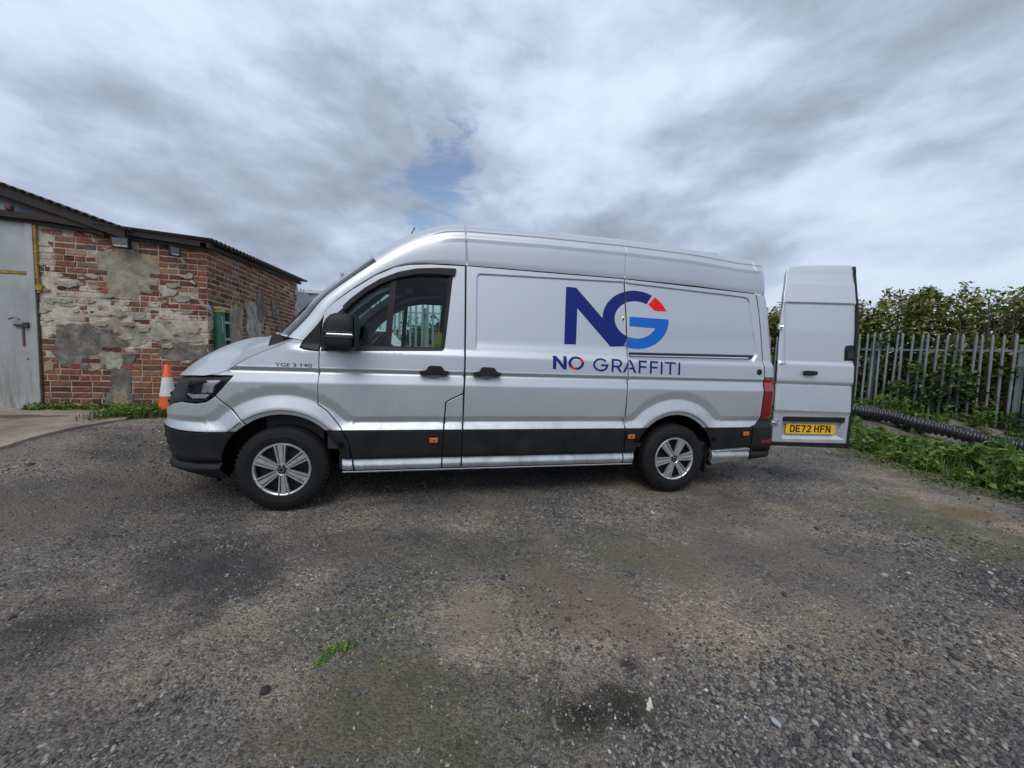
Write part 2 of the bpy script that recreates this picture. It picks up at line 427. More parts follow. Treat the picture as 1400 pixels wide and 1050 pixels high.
# ------------------------------------------------------------------ panels cut from a skin function
def loop_normals(L):
    n = len(L); out = []
    for i in range(n):
        a = Vector(L[i - 1]); p = Vector(L[i]); b = Vector(L[(i + 1) % n])
        d1 = (p - a); d2 = (b - p)
        if d1.length < 1e-9: d1 = d2
        if d2.length < 1e-9: d2 = d1
        n1 = Vector((-d1.y, d1.x)).normalized(); n2 = Vector((-d2.y, d2.x)).normalized()
        m = (n1 + n2)
        if m.length < .2: m = n1
        m.normalize(); k = 1 / max(.55, m.dot(n1)); out.append((m.x * k, m.y * k))
    return out
ZS = [.262, .28, .30, .32, .335, .352, .368, .374, .40, .42, .43, .47, .51, .55, .59, .63, .655, .662, .669, .677, .69, .705, .72, .731, .735, .739, .747, .755, .765, .78, .80, .84, .88, .92, .96, 1.0, 1.03, 1.055,
      1.064, 1.068, 1.072, 1.08, 1.11, 1.14, 1.150, 1.154, 1.158, 1.17, 1.184, 1.190, 1.197, 1.205, 1.24, 1.28, 1.31, 1.325, 1.335, 1.345, 1.36, 1.375, 1.385, 1.393, 1.405, 1.43] + [1.46 + .035 * i for i in range(30)]
def ring_pts(P, offs, step=.03):
    L = densify(P, step)
    if area2(L) < 0: L = L[::-1]
    N = loop_normals(L); return [(p[0] + n[0] * o, p[1] + n[1] * o) for o in offs for p, n in zip(L, N)]
FEAT = []
for xc in (0, WB):
    for r_ in (.462, .475, .4845, .488, .490, .492, .4945, .50, .52, .55, .58, .60, .605, .611, .618, .63, .65, .68):
        for i in range(0, 76):
            a = math.pi * i / 75; FEAT.append((xc + r_ * math.cos(a), .352 + r_ * math.sin(a)))
FEAT += ring_pts(PR1, (-.006, -.002, .0005, .003, .0055, .008, .013), .02) + ring_pts(PR2, (-.022, -.014, -.007, -.003, 0, .003, .006, .009, .014), .02)
for xc in (0, WB):
    for i in range(90):
        for j in range(15):
            x_, z_ = xc - .98 + .022 * i, .70 + .016 * j
            if math.hypot(x_ - xc, z_ - .352) > .69: FEAT.append((x_ + .004 * ((j % 2)), z_))
FEAT = np.array([p for p in FEAT if p[1] > .66])
def panel(name, outline, mat, parent=None, holes=(), du=.05, zs=ZS, feat=None, off=0, bev=.003, depth=.022, gap=.0035,
          mirror=True, surf=(S, SN), step=.025, label=None, inside=None, skirt=True):
    loops = []
    for i, P in enumerate([outline] + list(holes)):
        L = densify([tuple(p) for p in P], step)
        if (area2(L) < 0) == (i == 0): L = L[::-1]
        loops.append(L)
    co_, ed, nb, bnd = [], [], [], []
    for L in loops:
        N = loop_normals(L); s = len(co_); n = len(L)
        co_ += [(p[0] + q[0] * gap, p[1] + q[1] * gap) for p, q in zip(L, N)]; nb += N
        ed += [(s + k, s + (k + 1) % n) for k in range(n)]; bnd.append((s, n))
    NB = len(co_); ringco = []
    def dist(X):
        d = sdist(loops[0], X)
        for L in loops[1:]: d = np.minimum(d, -sdist(L, X))
        return d
    if bev > 0:
        rp = [(p[0] + q[0] * bev, p[1] + q[1] * bev) for p, q in zip(co_, nb)]
        ok = dist(np.array(rp)) > gap + bev * .6
        rid = {}
        for k_, (p, q_) in enumerate(zip(rp, ok)):
            if q_: rid[k_] = len(co_); co_.append(p)
        for s, n in bnd:
            for k_ in range(n):
                a_, b_ = s + k_, s + (k_ + 1) % n
                if a_ in rid and b_ in rid: ed.append((rid[a_], rid[b_]))
    us = [p[0] for p in loops[0]]; zz = [p[1] for p in loops[0]]
    x0, x1, z0, z1 = min(us), max(us), min(zz), max(zz)
    gz = [z for z in zs if z0 < z < z1]; gx = np.arange(x0 + du * .5, x1, du)
    G = np.array([(x, z) for x in gx for z in gz]) if len(gz) and len(gx) else np.zeros((0, 2))
    if feat is None and surf[0] is S: feat = FEAT
    if feat is not None and len(feat):
        F_ = feat[(feat[:, 0] > x0) & (feat[:, 0] < x1) & (feat[:, 1] > z0) & (feat[:, 1] < z1)]
        if len(F_) and len(G) and surf[0] is S:
            for xc in (0, WB):
                rr = np.hypot(G[:, 0] - xc, G[:, 1] - .352); G = G[~((rr > .455) & (rr < .69) & (G[:, 1] > .74))]; G = G[~((np.abs(G[:, 0] - xc) < .99) & (G[:, 1] > .695) & (G[:, 1] < .93))]
        G = np.vstack([G, F_]) if len(F_) else G
    if len(G):
        G = G[dist(G) > gap + bev + .005]; co_ += [tuple(p) for p in G]
    vs, es, fs, ov, oe, of = delaunay_2d_cdt([Vector(p) for p in co_], ed, [], 0, 1e-6)
    V2 = np.array([tuple(v) for v in vs]); T = [f for f in fs if len(f) >= 3]
    cen = np.array([V2[list(f)].mean(0) for f in T])
    keep = dist(cen) > gap * .5
    if inside is not None: keep &= inside(cen)
    T = [f for f, k in zip(T, keep) if k]
    T = [f if (V2[f[1]][0] - V2[f[0]][0]) * (V2[f[2]][1] - V2[f[0]][1]) - (V2[f[1]][1] - V2[f[0]][1]) * (V2[f[2]][0] - V2[f[0]][0]) > 0 else f[::-1] for f in T]
    fn, gn = surf
    used = sorted({i for f in T for i in f}); mp = {o: i for i, o in enumerate(used)}
    V, NN = [], []
    first = {}
    for i in used:
        u_, z_ = V2[i]; p = fn(u_, z_); n = gn(u_, z_)
        p = tuple(p[k] + n[k] * off for k in range(3))
        src = [k for k in ov[i] if k < NB]
        if src and bev > 0:
            q = nb[src[0]]; p2 = fn(u_ - q[0] * .004, z_ - q[1] * .004); p0 = fn(u_, z_)
            o = Vector(p2) - Vector(p0); o -= Vector(n) * o.dot(Vector(n)); o = o.normalized() if o.length > 1e-9 else Vector(n)
            p = tuple(p[k] - n[k] * bev * .7 for k in range(3)); nn = (Vector(n) * .75 + o * .66).normalized()
            for k in src: first[k] = (len(V), o, Vector(n))
            V.append(p); NN.append(tuple(nn)); continue
        for k in src: first[k] = (len(V), None, Vector(n))
        V.append(p); NN.append(n)
    F = [tuple(mp[i] for i in f) for f in T]
    if skirt and depth > 0 and inside is None:
        for s, n in bnd:
            row = []
            for k in range(s, s + n):
                if k not in first: row.append(None); continue
                i, o, nn = first[k]; o = o if o is not None else nn
                a = len(V); V.append(V[i]); NN.append(tuple(o)); V.append(tuple(Vector(V[i]) - nn * depth)); NN.append(tuple(o)); row.append(a)
            for k in range(n):
                a, b = row[k], row[(k + 1) % n]
                if a is None or b is None: continue
                F.append((b, a, a + 1, b + 1))
    o = link(name, mesh(name, V, F, mat, True, NN), parent)
    if label: o['label'] = label
    if mirror:
        V2_ = [(p[0], -p[1], p[2]) for p in V]; N2 = [(p[0], -p[1], p[2]) for p in NN]; F2 = [f[::-1] for f in F]
        mpar = parent
        if parent is not None and parent in MIRR: mpar = MIRR[parent]
        o2 = link(name, mesh(name, V2_, F2, mat, True, N2), mpar); MIRR[o] = o2
    return o
MIRR = {}
def mirror_mesh(o, parent=None):
    me = o.data.copy()
    for v in me.vertices: v.co.y = -v.co.y
    me.flip_normals(); o2 = link(o.name.split('.')[0], me, parent if parent is not None else MIRR.get(o.parent, o.parent)); MIRR[o] = o2; return o2
def arc(xc, r_, a0, a1, n=16, zc=.352):
    return [(xc + r_ * math.cos(R(a0 + (a1 - a0) * i / n)), zc + r_ * math.sin(R(a0 + (a1 - a0) * i / n))) for i in range(n + 1)]

# ------------------------------------------------------------------ the van
def build_van():
    van = empty('panel_van'); prop(van, 'long silver panel van with blue and red lettering and its rear door swung open', 'van')
    P = lambda *a, **k: panel(*a, parent=van, **k)
    # ---- front wing
    CRE = [(.074, 1.424), (-.012, 1.373), (-.163, 1.306), (-.322, 1.219), (-.459, 1.141), (-.60, 1.114)]
    WING = [(-.36, 1.114), (-.416, 1.034), (-.476, .956), (-.367, .862), (-.255, .728)] + arc(0, .452, 125, 45, 24) + \
           [(.461, .672), (.446, .699), (.342, .833), (.266, .892), (.269, .973), (.276, 1.10), (.279, 1.331), (.21, 1.337), (.165, 1.344), (.130, 1.358), (.152, 1.414)] + CRE
    wing = P('front_wing', WING, MT['paint'], holes=())
    panel('wing_cladding', arc(0, .452, 44.3, 10, 10) + [(.528, .428), (.511, .564), (.459, .668)], MT['clad'], wing, off=.004)
    panel('sill_panel', [(.449, .422), (.453, .322), (.549, .322), (.535, .422)], MT['paint'], wing, off=.002)
    panel('mirror_sail', [(.133, 1.361), (.165, 1.348), (.21, 1.341), (.277, 1.335), (.283, 1.545), (.279, 1.572), (.262, 1.553), (.152, 1.408)], MT['clad'], wing, off=.001, bev=.002)
    # ---- cab door with its window hole
    DOOR = [(.279, 1.331), (.269, .973), (.266, .892), (.342, .833), (.446, .699), (.461, .672), (1.294, .672), (1.308, .912), (1.318, .926), (1.337, .937), (1.46, 1.0), (1.468, 1.115),
            (1.466, 1.634), (1.462, 2.142), (1.164, 2.132), (.978, 2.112), (.857, 2.080), (.69, 1.990), (.504, 1.852), (.372, 1.742), (.303, 1.667), (.287, 1.545)]
    WIN = [(.295, 1.337), (1.268, 1.374), (1.283, 1.386), (1.290, 1.42), (1.353, 2.075), (1.350, 2.088), (1.338, 2.095), (1.227, 2.088), (1.042, 2.063), (.892, 2.02), (.744, 1.947), (.628, 1.866), (.514, 1.764), (.43, 1.675), (.36, 1.606), (.300, 1.552)]
    door = P('cab_door', DOOR, MT['paint'], holes=[WIN])
    panel('door_cladding', [(1.293, .668), (1.286, .428), (.537, .428), (.519, .564), (.466, .668)], MT['clad'], door, off=.004)
    panel('sill_panel', [(1.286, .422), (1.283, .322), (.556, .322), (.542, .422)], MT['paint'], door, off=.002)
    g1 = fillet([(.834, 1.392), (1.262, 1.396), (1.322, 2.040), (1.05, 2.020), (.872, 1.982)], .02, 2)
    g2 = fillet([(.40, 1.392), (.785, 1.392), (.826, 1.962), (.744, 1.918), (.63, 1.835), (.53, 1.738), (.45, 1.645), (.40, 1.58)], .012, 2)
    panel('window_trim', WIN, MT['clad'], door, holes=[g1, g2], off=.0025, gap=-.005, bev=.002, depth=.03, du=.03)
    panel('door_glass', g1, MT['glass'], door, off=-.018, gap=-.006, bev=0, skirt=False, zs=ZS[::3])
    panel('quarter_glass', g2, MT['glass'], door, off=-.016, gap=-.006, bev=0, skirt=False, zs=ZS[::3])
    DEF = [(.462, 1.668), (.53, 1.742), (.64, 1.842), (.75, 1.917), (.892, 1.986), (1.05, 2.026), (1.227, 2.040), (1.352, 2.036), (1.372, 2.040), (1.382, 2.098), (1.372, 2.106), (1.227, 2.100), (1.042, 2.080), (.888, 2.037), (.738, 1.964), (.618, 1.880), (.506, 1.780), (.446, 1.712)]
    panel('wind_deflector', DEF, MT['clad'], door, off=.022, gap=0, bev=.008, depth=.024)
    def handle(par, x, z, s=1):
        # barrel handle: a bar with a raised grip above it
        o = MB().prism(fillet([(x - .128, z - .012), (x - .11, z - .026), (x + .11, z - .026), (x + .130, z - .010), (x + .125, z + .008), (x + .085, z + .014), (x + .062, z + .052), (x - .045, z + .054), (x - .068, z + .014), (x - .122, z + .006)], .012, 2), -1.035, -.955)
        h = o.build('door_handle', MT['clad'], par); bv = h.modifiers.new('b', 'BEVEL'); bv.width = .012; bv.segments = 3; bv.limit_method = 'ANGLE'
        cup = MB()
        n = 14; v = []; fc = []
        for j, (rr, yy) in enumerate(((1., .004), (.8, -.010), (.4, -.022), (0.02, -.025))):
            for i in range(n + 1):
                a = math.pi + math.pi * i / n; q = (x + .062 * rr * math.cos(a), 0, z - .022 + .034 * rr * math.sin(a)); y = S(q[0], max(q[2], 1.02))[1]
                v.append((q[0], -.9885 - (.002 if j == 0 else 0) + (0.004 * j), q[2]))
        for j in range(3):
            for i in range(n): a = j * (n + 1) + i; fc.append((a, a + 1, a + n + 2, a + n + 1))
        h2 = cup.add(v, fc).build('handle_cup', MT['paint'], par, True)
        return h, h2
    for hh in handle(door, 1.205, 1.186): mirror_mesh(hh)
    # ---- fuel flap / B pillar foot
    ff = P('fuel_flap', [(1.4625, .994), (1.340, .934), (1.322, .924), (1.313, .908), (1.300, .672), (1.4605, .672)], MT['paint'])
    panel('pillar_cladding', [(1.299, .668), (1.4605, .668), (1.4585, .428), (1.292, .428)], MT['clad'], ff, off=.004)
    panel('sill_panel', [(1.291, .422), (1.4585, .422), (1.4575, .322), (1.288, .322)], MT['paint'], ff, off=.002)
    # ---- sliding door
    SL = [(1.472, 2.144), (1.476, 1.634), (1.475, 1.0), (1.467, .672), (3.058, .672), (3.066, 1.0), (3.068, 1.29), (3.062, 1.72), (3.036, 2.150)]
    sl = P('sliding_door', SL, MT['paint'])
    panel('door_cladding', [(1.467, .668), (1.465, .428), (3.058, .428), (3.058, .668)], MT['clad'], sl, off=.004)
    panel('sill_panel', [(1.465, .422), (1.464, .322), (3.058, .322), (3.058, .422)], MT['paint'], sl, off=.002)
    for hh in handle(sl, 1.668, 1.186): mirror_mesh(hh)
    o = MB().lathe([(0, -.004), (.016, -.006), (.020, -.002), (.020, .01)], 20, Matrix.Translation((3.030, S(3.03, 1.748)[1], 1.748)) @ Matrix.Diagonal((.8, 1, 1.5, 1))).build('keyhole', MT['chrome'], sl, auto=30)
    o = MB().lathe([(0, -.008), (.009, -.008), (.009, .0)], 12, Matrix.Translation((3.030, S(3.03, 1.748)[1], 1.748)) @ Matrix.Diagonal((.8, 1, 1.5, 1))).build('keyhole_slot', MT['ink'], sl)
    # ---- rear side panel
    RS = [(3.042, 2.150), (3.070, 1.72), (3.076, 1.29), (3.074, 1.0), (3.066, .672)] + arc(WB, .452, 135, 45, 24) + \
         [(4.53, .674), (4.62, .700), (4.685, .758), (4.689, .983), (4.688, 1.197), (4.672, 1.575), (4.644, 1.884), (4.606, 2.112)]
    rs = P('rear_side_panel', RS, MT['paint'])
    panel('side_cladding', [(3.066, .668), (3.066, .428), (3.196, .428)] + arc(WB, .452, 170.3, 135.6, 8), MT['clad'], rs, off=.004)
    panel('sill_panel', [(3.066, .422), (3.066, .322), (3.190, .322), (3.193, .422)], MT['paint'], rs, off=.002)
    panel('side_cladding', arc(WB, .452, 44.4, 10, 8) + [(4.10, .436), (4.561, .460), (4.561, .682), (4.525, .670)], MT['clad'], rs, off=.004)
    panel('sill_panel', fillet([(4.096, .429), (4.545, .455), (4.560, .43), (4.553, .34), (4.54, .312), (4.112, .276)], .012, 2), MT['paint'], rs, off=.010, depth=.06)
    # rail the sliding door runs on: a dark slot with a bright lower track
    panel('door_rail', [(3.090, 1.425), (3.092, 1.383), (4.535, 1.402), (4.572, 1.438), (4.568, 1.448)], MT['ink'], rs, off=.010, bev=.002, gap=0)
    panel('rail_track', [(3.095, 1.398), (3.097, 1.387), (4.50, 1.408), (4.50, 1.420)], MT['chrome'], rs, off=.0145, bev=.001, gap=0, mirror=True)
    cap = MB().lathe([(0, -.008), (.028, -.008), (.033, -.002), (.033, .012)], 24, Matrix.Translation((4.618, S(4.618, 1.268)[1], 1.268))).build('rail_cap', MT['clad'], rs, auto=35)
    mirror_mesh(cap)
    # ---- rear corner pillar, lamp, bumper corner
    P('rear_pillar', [(4.694, 1.210), (4.872, 1.210), (4.852, 1.50), (4.829, 1.74), (4.79, 2.05), (4.775, 2.105), (4.614, 2.112), (4.650, 1.884), (4.679, 1.575)], MT['paint'], du=.02)
    tl = P('tail_lamp', [(4.694, 1.204), (4.871, 1.204), (4.867, .765), (4.692, .765)], MT['red'], off=.004, du=.02)
    panel('lamp_band', [(4.72, 1.12), (4.868, 1.165), (4.868, 1.18), (4.72, 1.135)], MT['redv'], tl, off=.007, gap=0, bev=.001, du=.02)
    bc = P('rear_bumper', [(4.568, .688), (4.62, .700), (4.688, .759), (4.868, .759), (4.885, .45), (4.84, .345), (4.568, .318), (4.566, .44)], MT['clad'], off=.008, du=.02, depth=.05)
    panel('reflector', [(4.70, .532), (4.86, .540), (4.868, .505), (4.70, .498)], MT['red'], bc, off=.012, gap=0, bev=.002, du=.02)
    # ---- side marker lamps
    for x, z in ((1.212, .583), (3.125, .594), (4.476, .609)):
        y = S(x, z)[1]
        mk = MB().box((x - .044, y - .014, z - .028), (x + .044, y + .02, z + .028), bev=.006).build('marker_surround', MT['ink'], van)
        l_ = MB().box((x - .036, y - .020, z - .021), (x + .036, y, z + .021), bev=.005).build('marker_lamp', MT['orange'], mk)
        bb = MB().lathe([(0, -.0225), (.008, -.0225), (.009, -.018)], 12, Matrix.Translation((x, y, z))).build('bulb', MT['red'], mk)
        m2 = mirror_mesh(mk, van); mirror_mesh(l_, m2)
    # ---- nose: lamp, grille, bumper
    HL = [(-.786, 1.088), (-.738, 1.100), (-.50, 1.108), (-.362, 1.110), (-.418, 1.032), (-.482, .957), (-.536, .909), (-.62, .893), (-.749, .900), (-.776, 1.007)]
    hl = P('headlight', HL, MT['dark_in'], off=-.055, gap=.004, bev=0, depth=-.052)
    panel('headlight_lens', HL, MT['lens'], hl, off=.0, gap=.004, bev=.002, depth=.01)
    panel('lamp_bezel', [(-.775, 1.080), (-.735, 1.092), (-.50, 1.100), (-.385, 1.102), (-.40, 1.083), (-.50, 1.080), (-.735, 1.070), (-.76, 1.0), (-.742, .925), (-.62, .912), (-.55, .925), (-.54, .912), (-.62, .898), (-.75, .906), (-.77, 1.007)], MT['trim'], hl, off=-.01, gap=0, bev=.002)
    panel('lamp_strip', [(-.730, .966), (-.66, .925), (-.55, .930), (-.530, .960), (-.60, .962), (-.66, .956)], MT['bowl'], hl, off=-.010, gap=0, bev=.003)
    panel('reflector_bowl', fillet([(-.60, 1.082), (-.455, 1.094), (-.475, 1.050), (-.505, 1.030), (-.512, .972), (-.548, .972), (-.560, 1.050)], .01, 2), MT['bowl'], hl, off=-.014, gap=0, bev=.008)
    panel('lamp_projector', fillet([(-.60, 1.045), (-.565, 1.045), (-.56, .975), (-.60, .972)], .006, 2), MT['lens'], hl, off=-.012, gap=0, bev=.004)
    panel('lamp_projector', fillet([(-.602, 1.047), (-.563, 1.047), (-.558, .973), (-.602, .970)], .006, 2), MT['bowl'], hl, off=-.022, gap=0, bev=.004)
    CEN = X1 - L0
    P('front_grille', [(-.796, 1.090), (-.786, 1.0), (-.760, .903), (-.85, .882), (-.95, .846), (-1.2, .81), (CEN, .80), (CEN, 1.075), (-1.2, 1.085), (-.90, 1.094)], MT['ink'], off=-.012, gap=.002, du=.03)
    for zc in (.88, .945, 1.01): panel('grille_slat', [(-1.0, zc - .008), (CEN, zc - .008), (CEN, zc + .008), (-1.0, zc + .008)], MT['clad'], van, off=.0, gap=0, bev=.003, du=.03)
    BS = [(-.476, .950), (-.536, .903), (-.62, .887), (-.752, .896), (-.85, .876), (-.95, .840), (-1.2, .804), (CEN, .794), (CEN, .70), (-1.2, .70), (-.95, .688), (-.774, .676), (-.664, .668), (-.529, .664)] + arc(0, .452, 136, 125, 4) + [(-.259, .724), (-.372, .858)]
    P('front_bumper', BS, MT['paint'], du=.03)
    LB = arc(0, .452, 135.6, 182, 12) + [(-.45, .275), (-.629, .272), (-.72, .297), (-.80, .332), (-.90, .355), (-1.1, .355), (CEN, .35), (CEN, .694), (-1.2, .694), (-.95, .682), (-.774, .670), (-.664, .662), (-.529, .658)]
    lb = P('bumper_cladding', LB, MT['clad'], off=.003, du=.03)
    for zc in (.60, .545, .49, .43):
        panel('bumper_rib', [(-1.15, zc + .012), (-1.0, zc + .004), (-.84, zc - .014), (-.80, zc - .022), (-.86, zc - .020), (-1.0, zc - .004), (-1.15, zc + .004)], MT['clad'], lb, off=.010, gap=0, bev=.004, du=.03)
    # ---- bonnet: from the wing crease across
    def zedge(u):
        C_ = CRE[::-1]
        if u <= -.60: return 1.114 - .020 * sst(-.60, -1.3, u)
        return interp([(a, b) for a, b in C_], u)
    us = [CEN + (X1 - CEN) * i / 46 for i in range(47)] + [X1 + (.074 - X1) * i / 10 for i in range(1, 11)]
    rh = [1 - (i / 26) ** 1.15 for i in range(27)]
    V, F = [], []; full = []
    for u in us:
        b = Vector(S(u, zedge(u) - .005, .0035)); t = max(0, (u - X1) / (.074 - X1)); sp = Vector((-.46 + .24 * t, 0, 1.445 + .060 * t))
        full.append((b, sp))
    def bonnet_pt(b, sp, ro, sg=1):
        q = b.lerp(sp, 1 - ro); z = b.z + (sp.z - b.z) * (1 - ro ** 1.85)
        # pressed ridge either side of the bonnet centre
        ay = abs(q.y); line = .60 + .14 * max(0, min(1, (q.x + .95) / .8))
        z += .014 * sst(line + .03, line - .03, ay) * sst(-.98, -.80, q.x)
        return (q.x, q.y * sg, z)
    cols = [[bonnet_pt(b, sp, r_, 1) for r_ in rh] for b, sp in full]
    cols = cols + [[(x, -y, z) for x, y, z in c] for c in cols[::-1]]
    # the two halves share their centre column in front: order runs side -> nose -> other side
    order = cols[:len(full)][::-1] + [[(x, -y, z) for x, y, z in c] for c in cols[:len(full)]]
    K = len(rh)
    for c in order: V += c
    for i in range(len(order) - 1):
        for k in range(K - 1): F.append((i * K + k, (i + 1) * K + k, (i + 1) * K + k + 1, i * K + k + 1))
    me = mesh('bonnet', V, F, MT['paint'], True); bm = bmesh.new(); bm.from_mesh(me); bmesh.ops.remove_doubles(bm, verts=bm.verts, dist=.0008)
    bmesh.ops.recalc_face_normals(bm, faces=bm.faces)
    if sum(f.normal.z for f in bm.faces) < 0: bmesh.ops.reverse_faces(bm, faces=bm.faces)
    bm.to_mesh(me); bm.free(); me.polygons.foreach_set('use_smooth', [True] * len(me.polygons)); link('bonnet', me, van)
    # ---- roof, pillars and windscreen: one loft, split into objects
    ST = [(.152, 1.414, -.24, 1.49, 2.3), (.265, 1.562, -.05, 1.69, 2.3), (.335, 1.690, .10, 1.84, 2.35), (.42, 1.782, .24, 1.965, 2.4), (.60, 1.928, .44, 2.13, 2.5), (.78, 2.045, .62, 2.275, 2.7),
          (.98, 2.118, .86, 2.43, 3.2), (1.22, 2.142, 1.13, 2.545, 3.9), (1.48, 2.150, 1.46, 2.602, 4.4), (2.2, 2.155, 2.2, 2.618, 4.6), (3.04, 2.157, 3.04, 2.622, 4.6), (3.8, 2.145, 3.8, 2.605, 4.6), (4.40, 2.124, 4.35, 2.565, 4.5), (4.60, 2.116, 4.57, 2.553, 4.8), (4.775, 2.11, 4.715, 2.538, 5.0)]
    def stat(t):
        i = min(len(ST) - 2, int(t)); f_ = t - i; p0 = ST[max(0, i - 1)]; p1 = ST[i]; p2 = ST[i + 1]; p3 = ST[min(len(ST) - 1, i + 2)]
        if i >= 8: return [p1[k] + (p2[k] - p1[k]) * f_ for k in range(5)]
        return [.5 * (2 * p1[k] + (p2[k] - p0[k]) * f_ + (2 * p0[k] - 5 * p1[k] + 4 * p2[k] - p3[k]) * f_ ** 2 + (3 * p1[k] - p0[k] - 3 * p2[k] + p3[k]) * f_ ** 3) for k in range(5)]
    seams = {8.0: 1, 10.0: 1, 13.0: 1}
    segs = {8: (.26, .72), 10: (.84, .76), 13: (.20, .175)}
    ts = set(round(i / 9, 4) for i in range(0, 9 * 14 + 1)) - {8.0, 10.0, 13.0}
    for s_, (la, lb_) in segs.items():
        for mmn in (.0045, .0052, .008, .020): ts |= {s_ - mmn / la, s_ + mmn / lb_}
    ts = sorted(ts)
    th = [0] + [R(a) for a in (.15, .6, 1.5, 3, 5, 7, 9, 11, 13, 15, 17, 19, 21, 22.5, 23.6, 24.3, 24.7, 25.3, 25.7, 26.5, 28, 30, 33, 36, 40, 44, 48, 53, 58, 64, 70, 76, 83, 90)]
    def pt(t, a):
        xe, ze, xc, zc, mm = stat(t); e = 2 / mm; w = math.sin(a) ** e if a > 0 else 0; cy = max(0, math.cos(a)) ** e if a < R(89.99) else 0
        ye = half(xe, min(ze, 2.12)) if t < 6 else interp(H_A, ze) - (.012 * ((xe - 3.8) / 1.0) ** 2 if xe > 3.8 else 0)
        if t > 12.6: ye = ye * (1 - sst(12.6, 13.1, t)) + (half(xe, 2.105) + .002) * sst(12.6, 13.1, t)
        return Vector((xe + (xc - xe) * w, -ye * cy, ze + (zc - ze) * w))
    grid = [[pt(t, a) for a in th] for t in ts]
    nT, nA = len(ts), len(th)
    def nrm(i, j):
        a = grid[min(i + 1, nT - 1)][j] - grid[max(i - 1, 0)][j]; b = grid[i][min(j + 1, nA - 1)] - grid[i][max(j - 1, 0)]
        return a.cross(b).normalized()
    disp = {}
    for i, t in enumerate(ts):
        for j, a in enumerate(th):
            ad = math.degrees(a); d = 0
            for s_, (la, lb_) in segs.items():
                if -.0046 / la <= t - s_ <= .0046 / lb_: d = .018
            if 24.6 < ad < 25.4 and t > 6.8: d = max(d, .015 * sst(6.8, 7.6, t) * sst(14, 13.2, t))       # roof gutter crease
            if ad >= 25.4: d -= .006 * sst(6.8, 7.6, t)
            if 12 < ad < 18 and t > 7: d -= .009 * sst(7, 8, t) * sst(14, 13, t) * (1 if 13 <= ad <= 16 else .4)   # shallow swage
            if j == 0: d = .006
            disp[i, j] = d
    for i in range(nT):
        row = []
        for j in range(nA): pass
    nn = {(i, j): nrm(i, j) for i in range(nT) for j in range(nA)}
    G = [[grid[i][j] - nn[i, j] * disp[i, j] for j in range(nA)] for i in range(nT)]
    JG = 10          # windscreen glass starts here across
    tg = (ts.index(min(ts, key=lambda q: abs(q - .25))), ts.index(min(ts, key=lambda q: abs(q - 4.9))))
    def face_mat(i, j):
        if i < tg[1]:
            if j >= JG and ts[i] >= .1: return 1
        return 0
    for nm, code, mt in (('roof', 0, MT['paint']), ('windscreen', 1, MT['screen'])):
        V, F = [], []
        for sg in (1, -1):
            b = len(V)
            for i in range(nT):
                for j in range(nA):
                    p = G[i][j]; k = nn[i, j]
                    p = p - k * (.006 if code else 0); V.append((p.x, p.y * sg, p.z))
            for i in range(nT - 1):
                for j in range(nA - 1):
                    if face_mat(i, j) != code: continue
                    q = (b + i * nA + j, b + (i + 1) * nA + j, b + (i + 1) * nA + j + 1, b + i * nA + j + 1)
                    F.append(q if sg == 1 else q[::-1])
        me = mesh(nm, V, F, mt, True); bm = bmesh.new(); bm.from_mesh(me)
        bmesh.ops.remove_doubles(bm, verts=bm.verts, dist=.0003); bmesh.ops.delete(bm, geom=[v for v in bm.verts if not v.link_faces], context='VERTS')
        bmesh.ops.recalc_face_normals(bm, faces=bm.faces)
        if sum(f.normal.z for f in bm.faces) < 0: bmesh.ops.reverse_faces(bm, faces=bm.faces)
        bm.to_mesh(me); bm.free(); me.polygons.foreach_set('use_smooth', [True] * len(me.polygons))
        if code == 0: roof = link(nm, me, van)
        else: ws = link(nm, me, van)
    # black border of the screen + cowl + wiper
    def strip(name, ij, width, mat, lift=.004):
        pass
    jj = JG
    for sg in (1, -1):
        mb = MB()
        L1 = [G[i][jj] for i in range(0, tg[1] + 1)]; L2 = [G[i][jj + 1] for i in range(0, tg[1] + 1)]
        v = []; f = []
        for i, (a, b) in enumerate(zip(L1, L2)):
            k = nn[i, jj]; q = a.lerp(b, .9)
            v += [tuple((a + k * .001).xyz), tuple((q + k * .001).xyz)]
        v = [(x, y * sg, z) for x, y, z in v]
        f = [(2 * i, 2 * i + 1, 2 * i + 3, 2 * i + 2) for i in range(len(L1) - 1)]; mb.add(v, f)
        mb.build('screen_border', MT['ink'], ws, True)
    cw = MB(); n = 24; v = []
    for i in range(n + 1):
        y = -.86 + 1.72 * i / n; k = 1 - (y / .92) ** 2
        x = .05 - .25 * k; z = 1.425 + .075 * k
        v += [(x - .05, y, z - .03), (x + .03, y, z + .012), (x + .16, y, z + .03), (x + .16, y, z - .08)]
    f = [(4 * i + a, 4 * i + a + 1, 4 * i + a + 5, 4 * i + a + 4) for i in range(n) for a in range(3)]
    cw.add(v, f).build('cowl', MT['clad'], van, True)
    wp = MB().tube([(.02, -.62, 1.50), (-.09, -.35, 1.545), (-.14, -.02, 1.575)], .012, 6).tube([(-.05, -.70, 1.49), (.0, -.62, 1.52), (.03, -.55, 1.515)], .02, 6)
    wp.tube([(.09, -.74, 1.57), (-.02, -.35, 1.60), (-.08, 0, 1.625)], .008, 5).build('wiper', MT['clad'], van)
    # aerial and roof vent
    MB().tube([(.90, -.10, 2.50), (.985, -.10, 2.675)], .006, 6).build('aerial', MT['ink'], van)
    MB().box((4.05, -.60, 2.55), (4.32, -.38, 2.592), bev=.015).build('roof_vent', MT['paint'], van)
    # ---- near-black strips that put shade into the shut lines, chrome sill strip
    sb = MB()
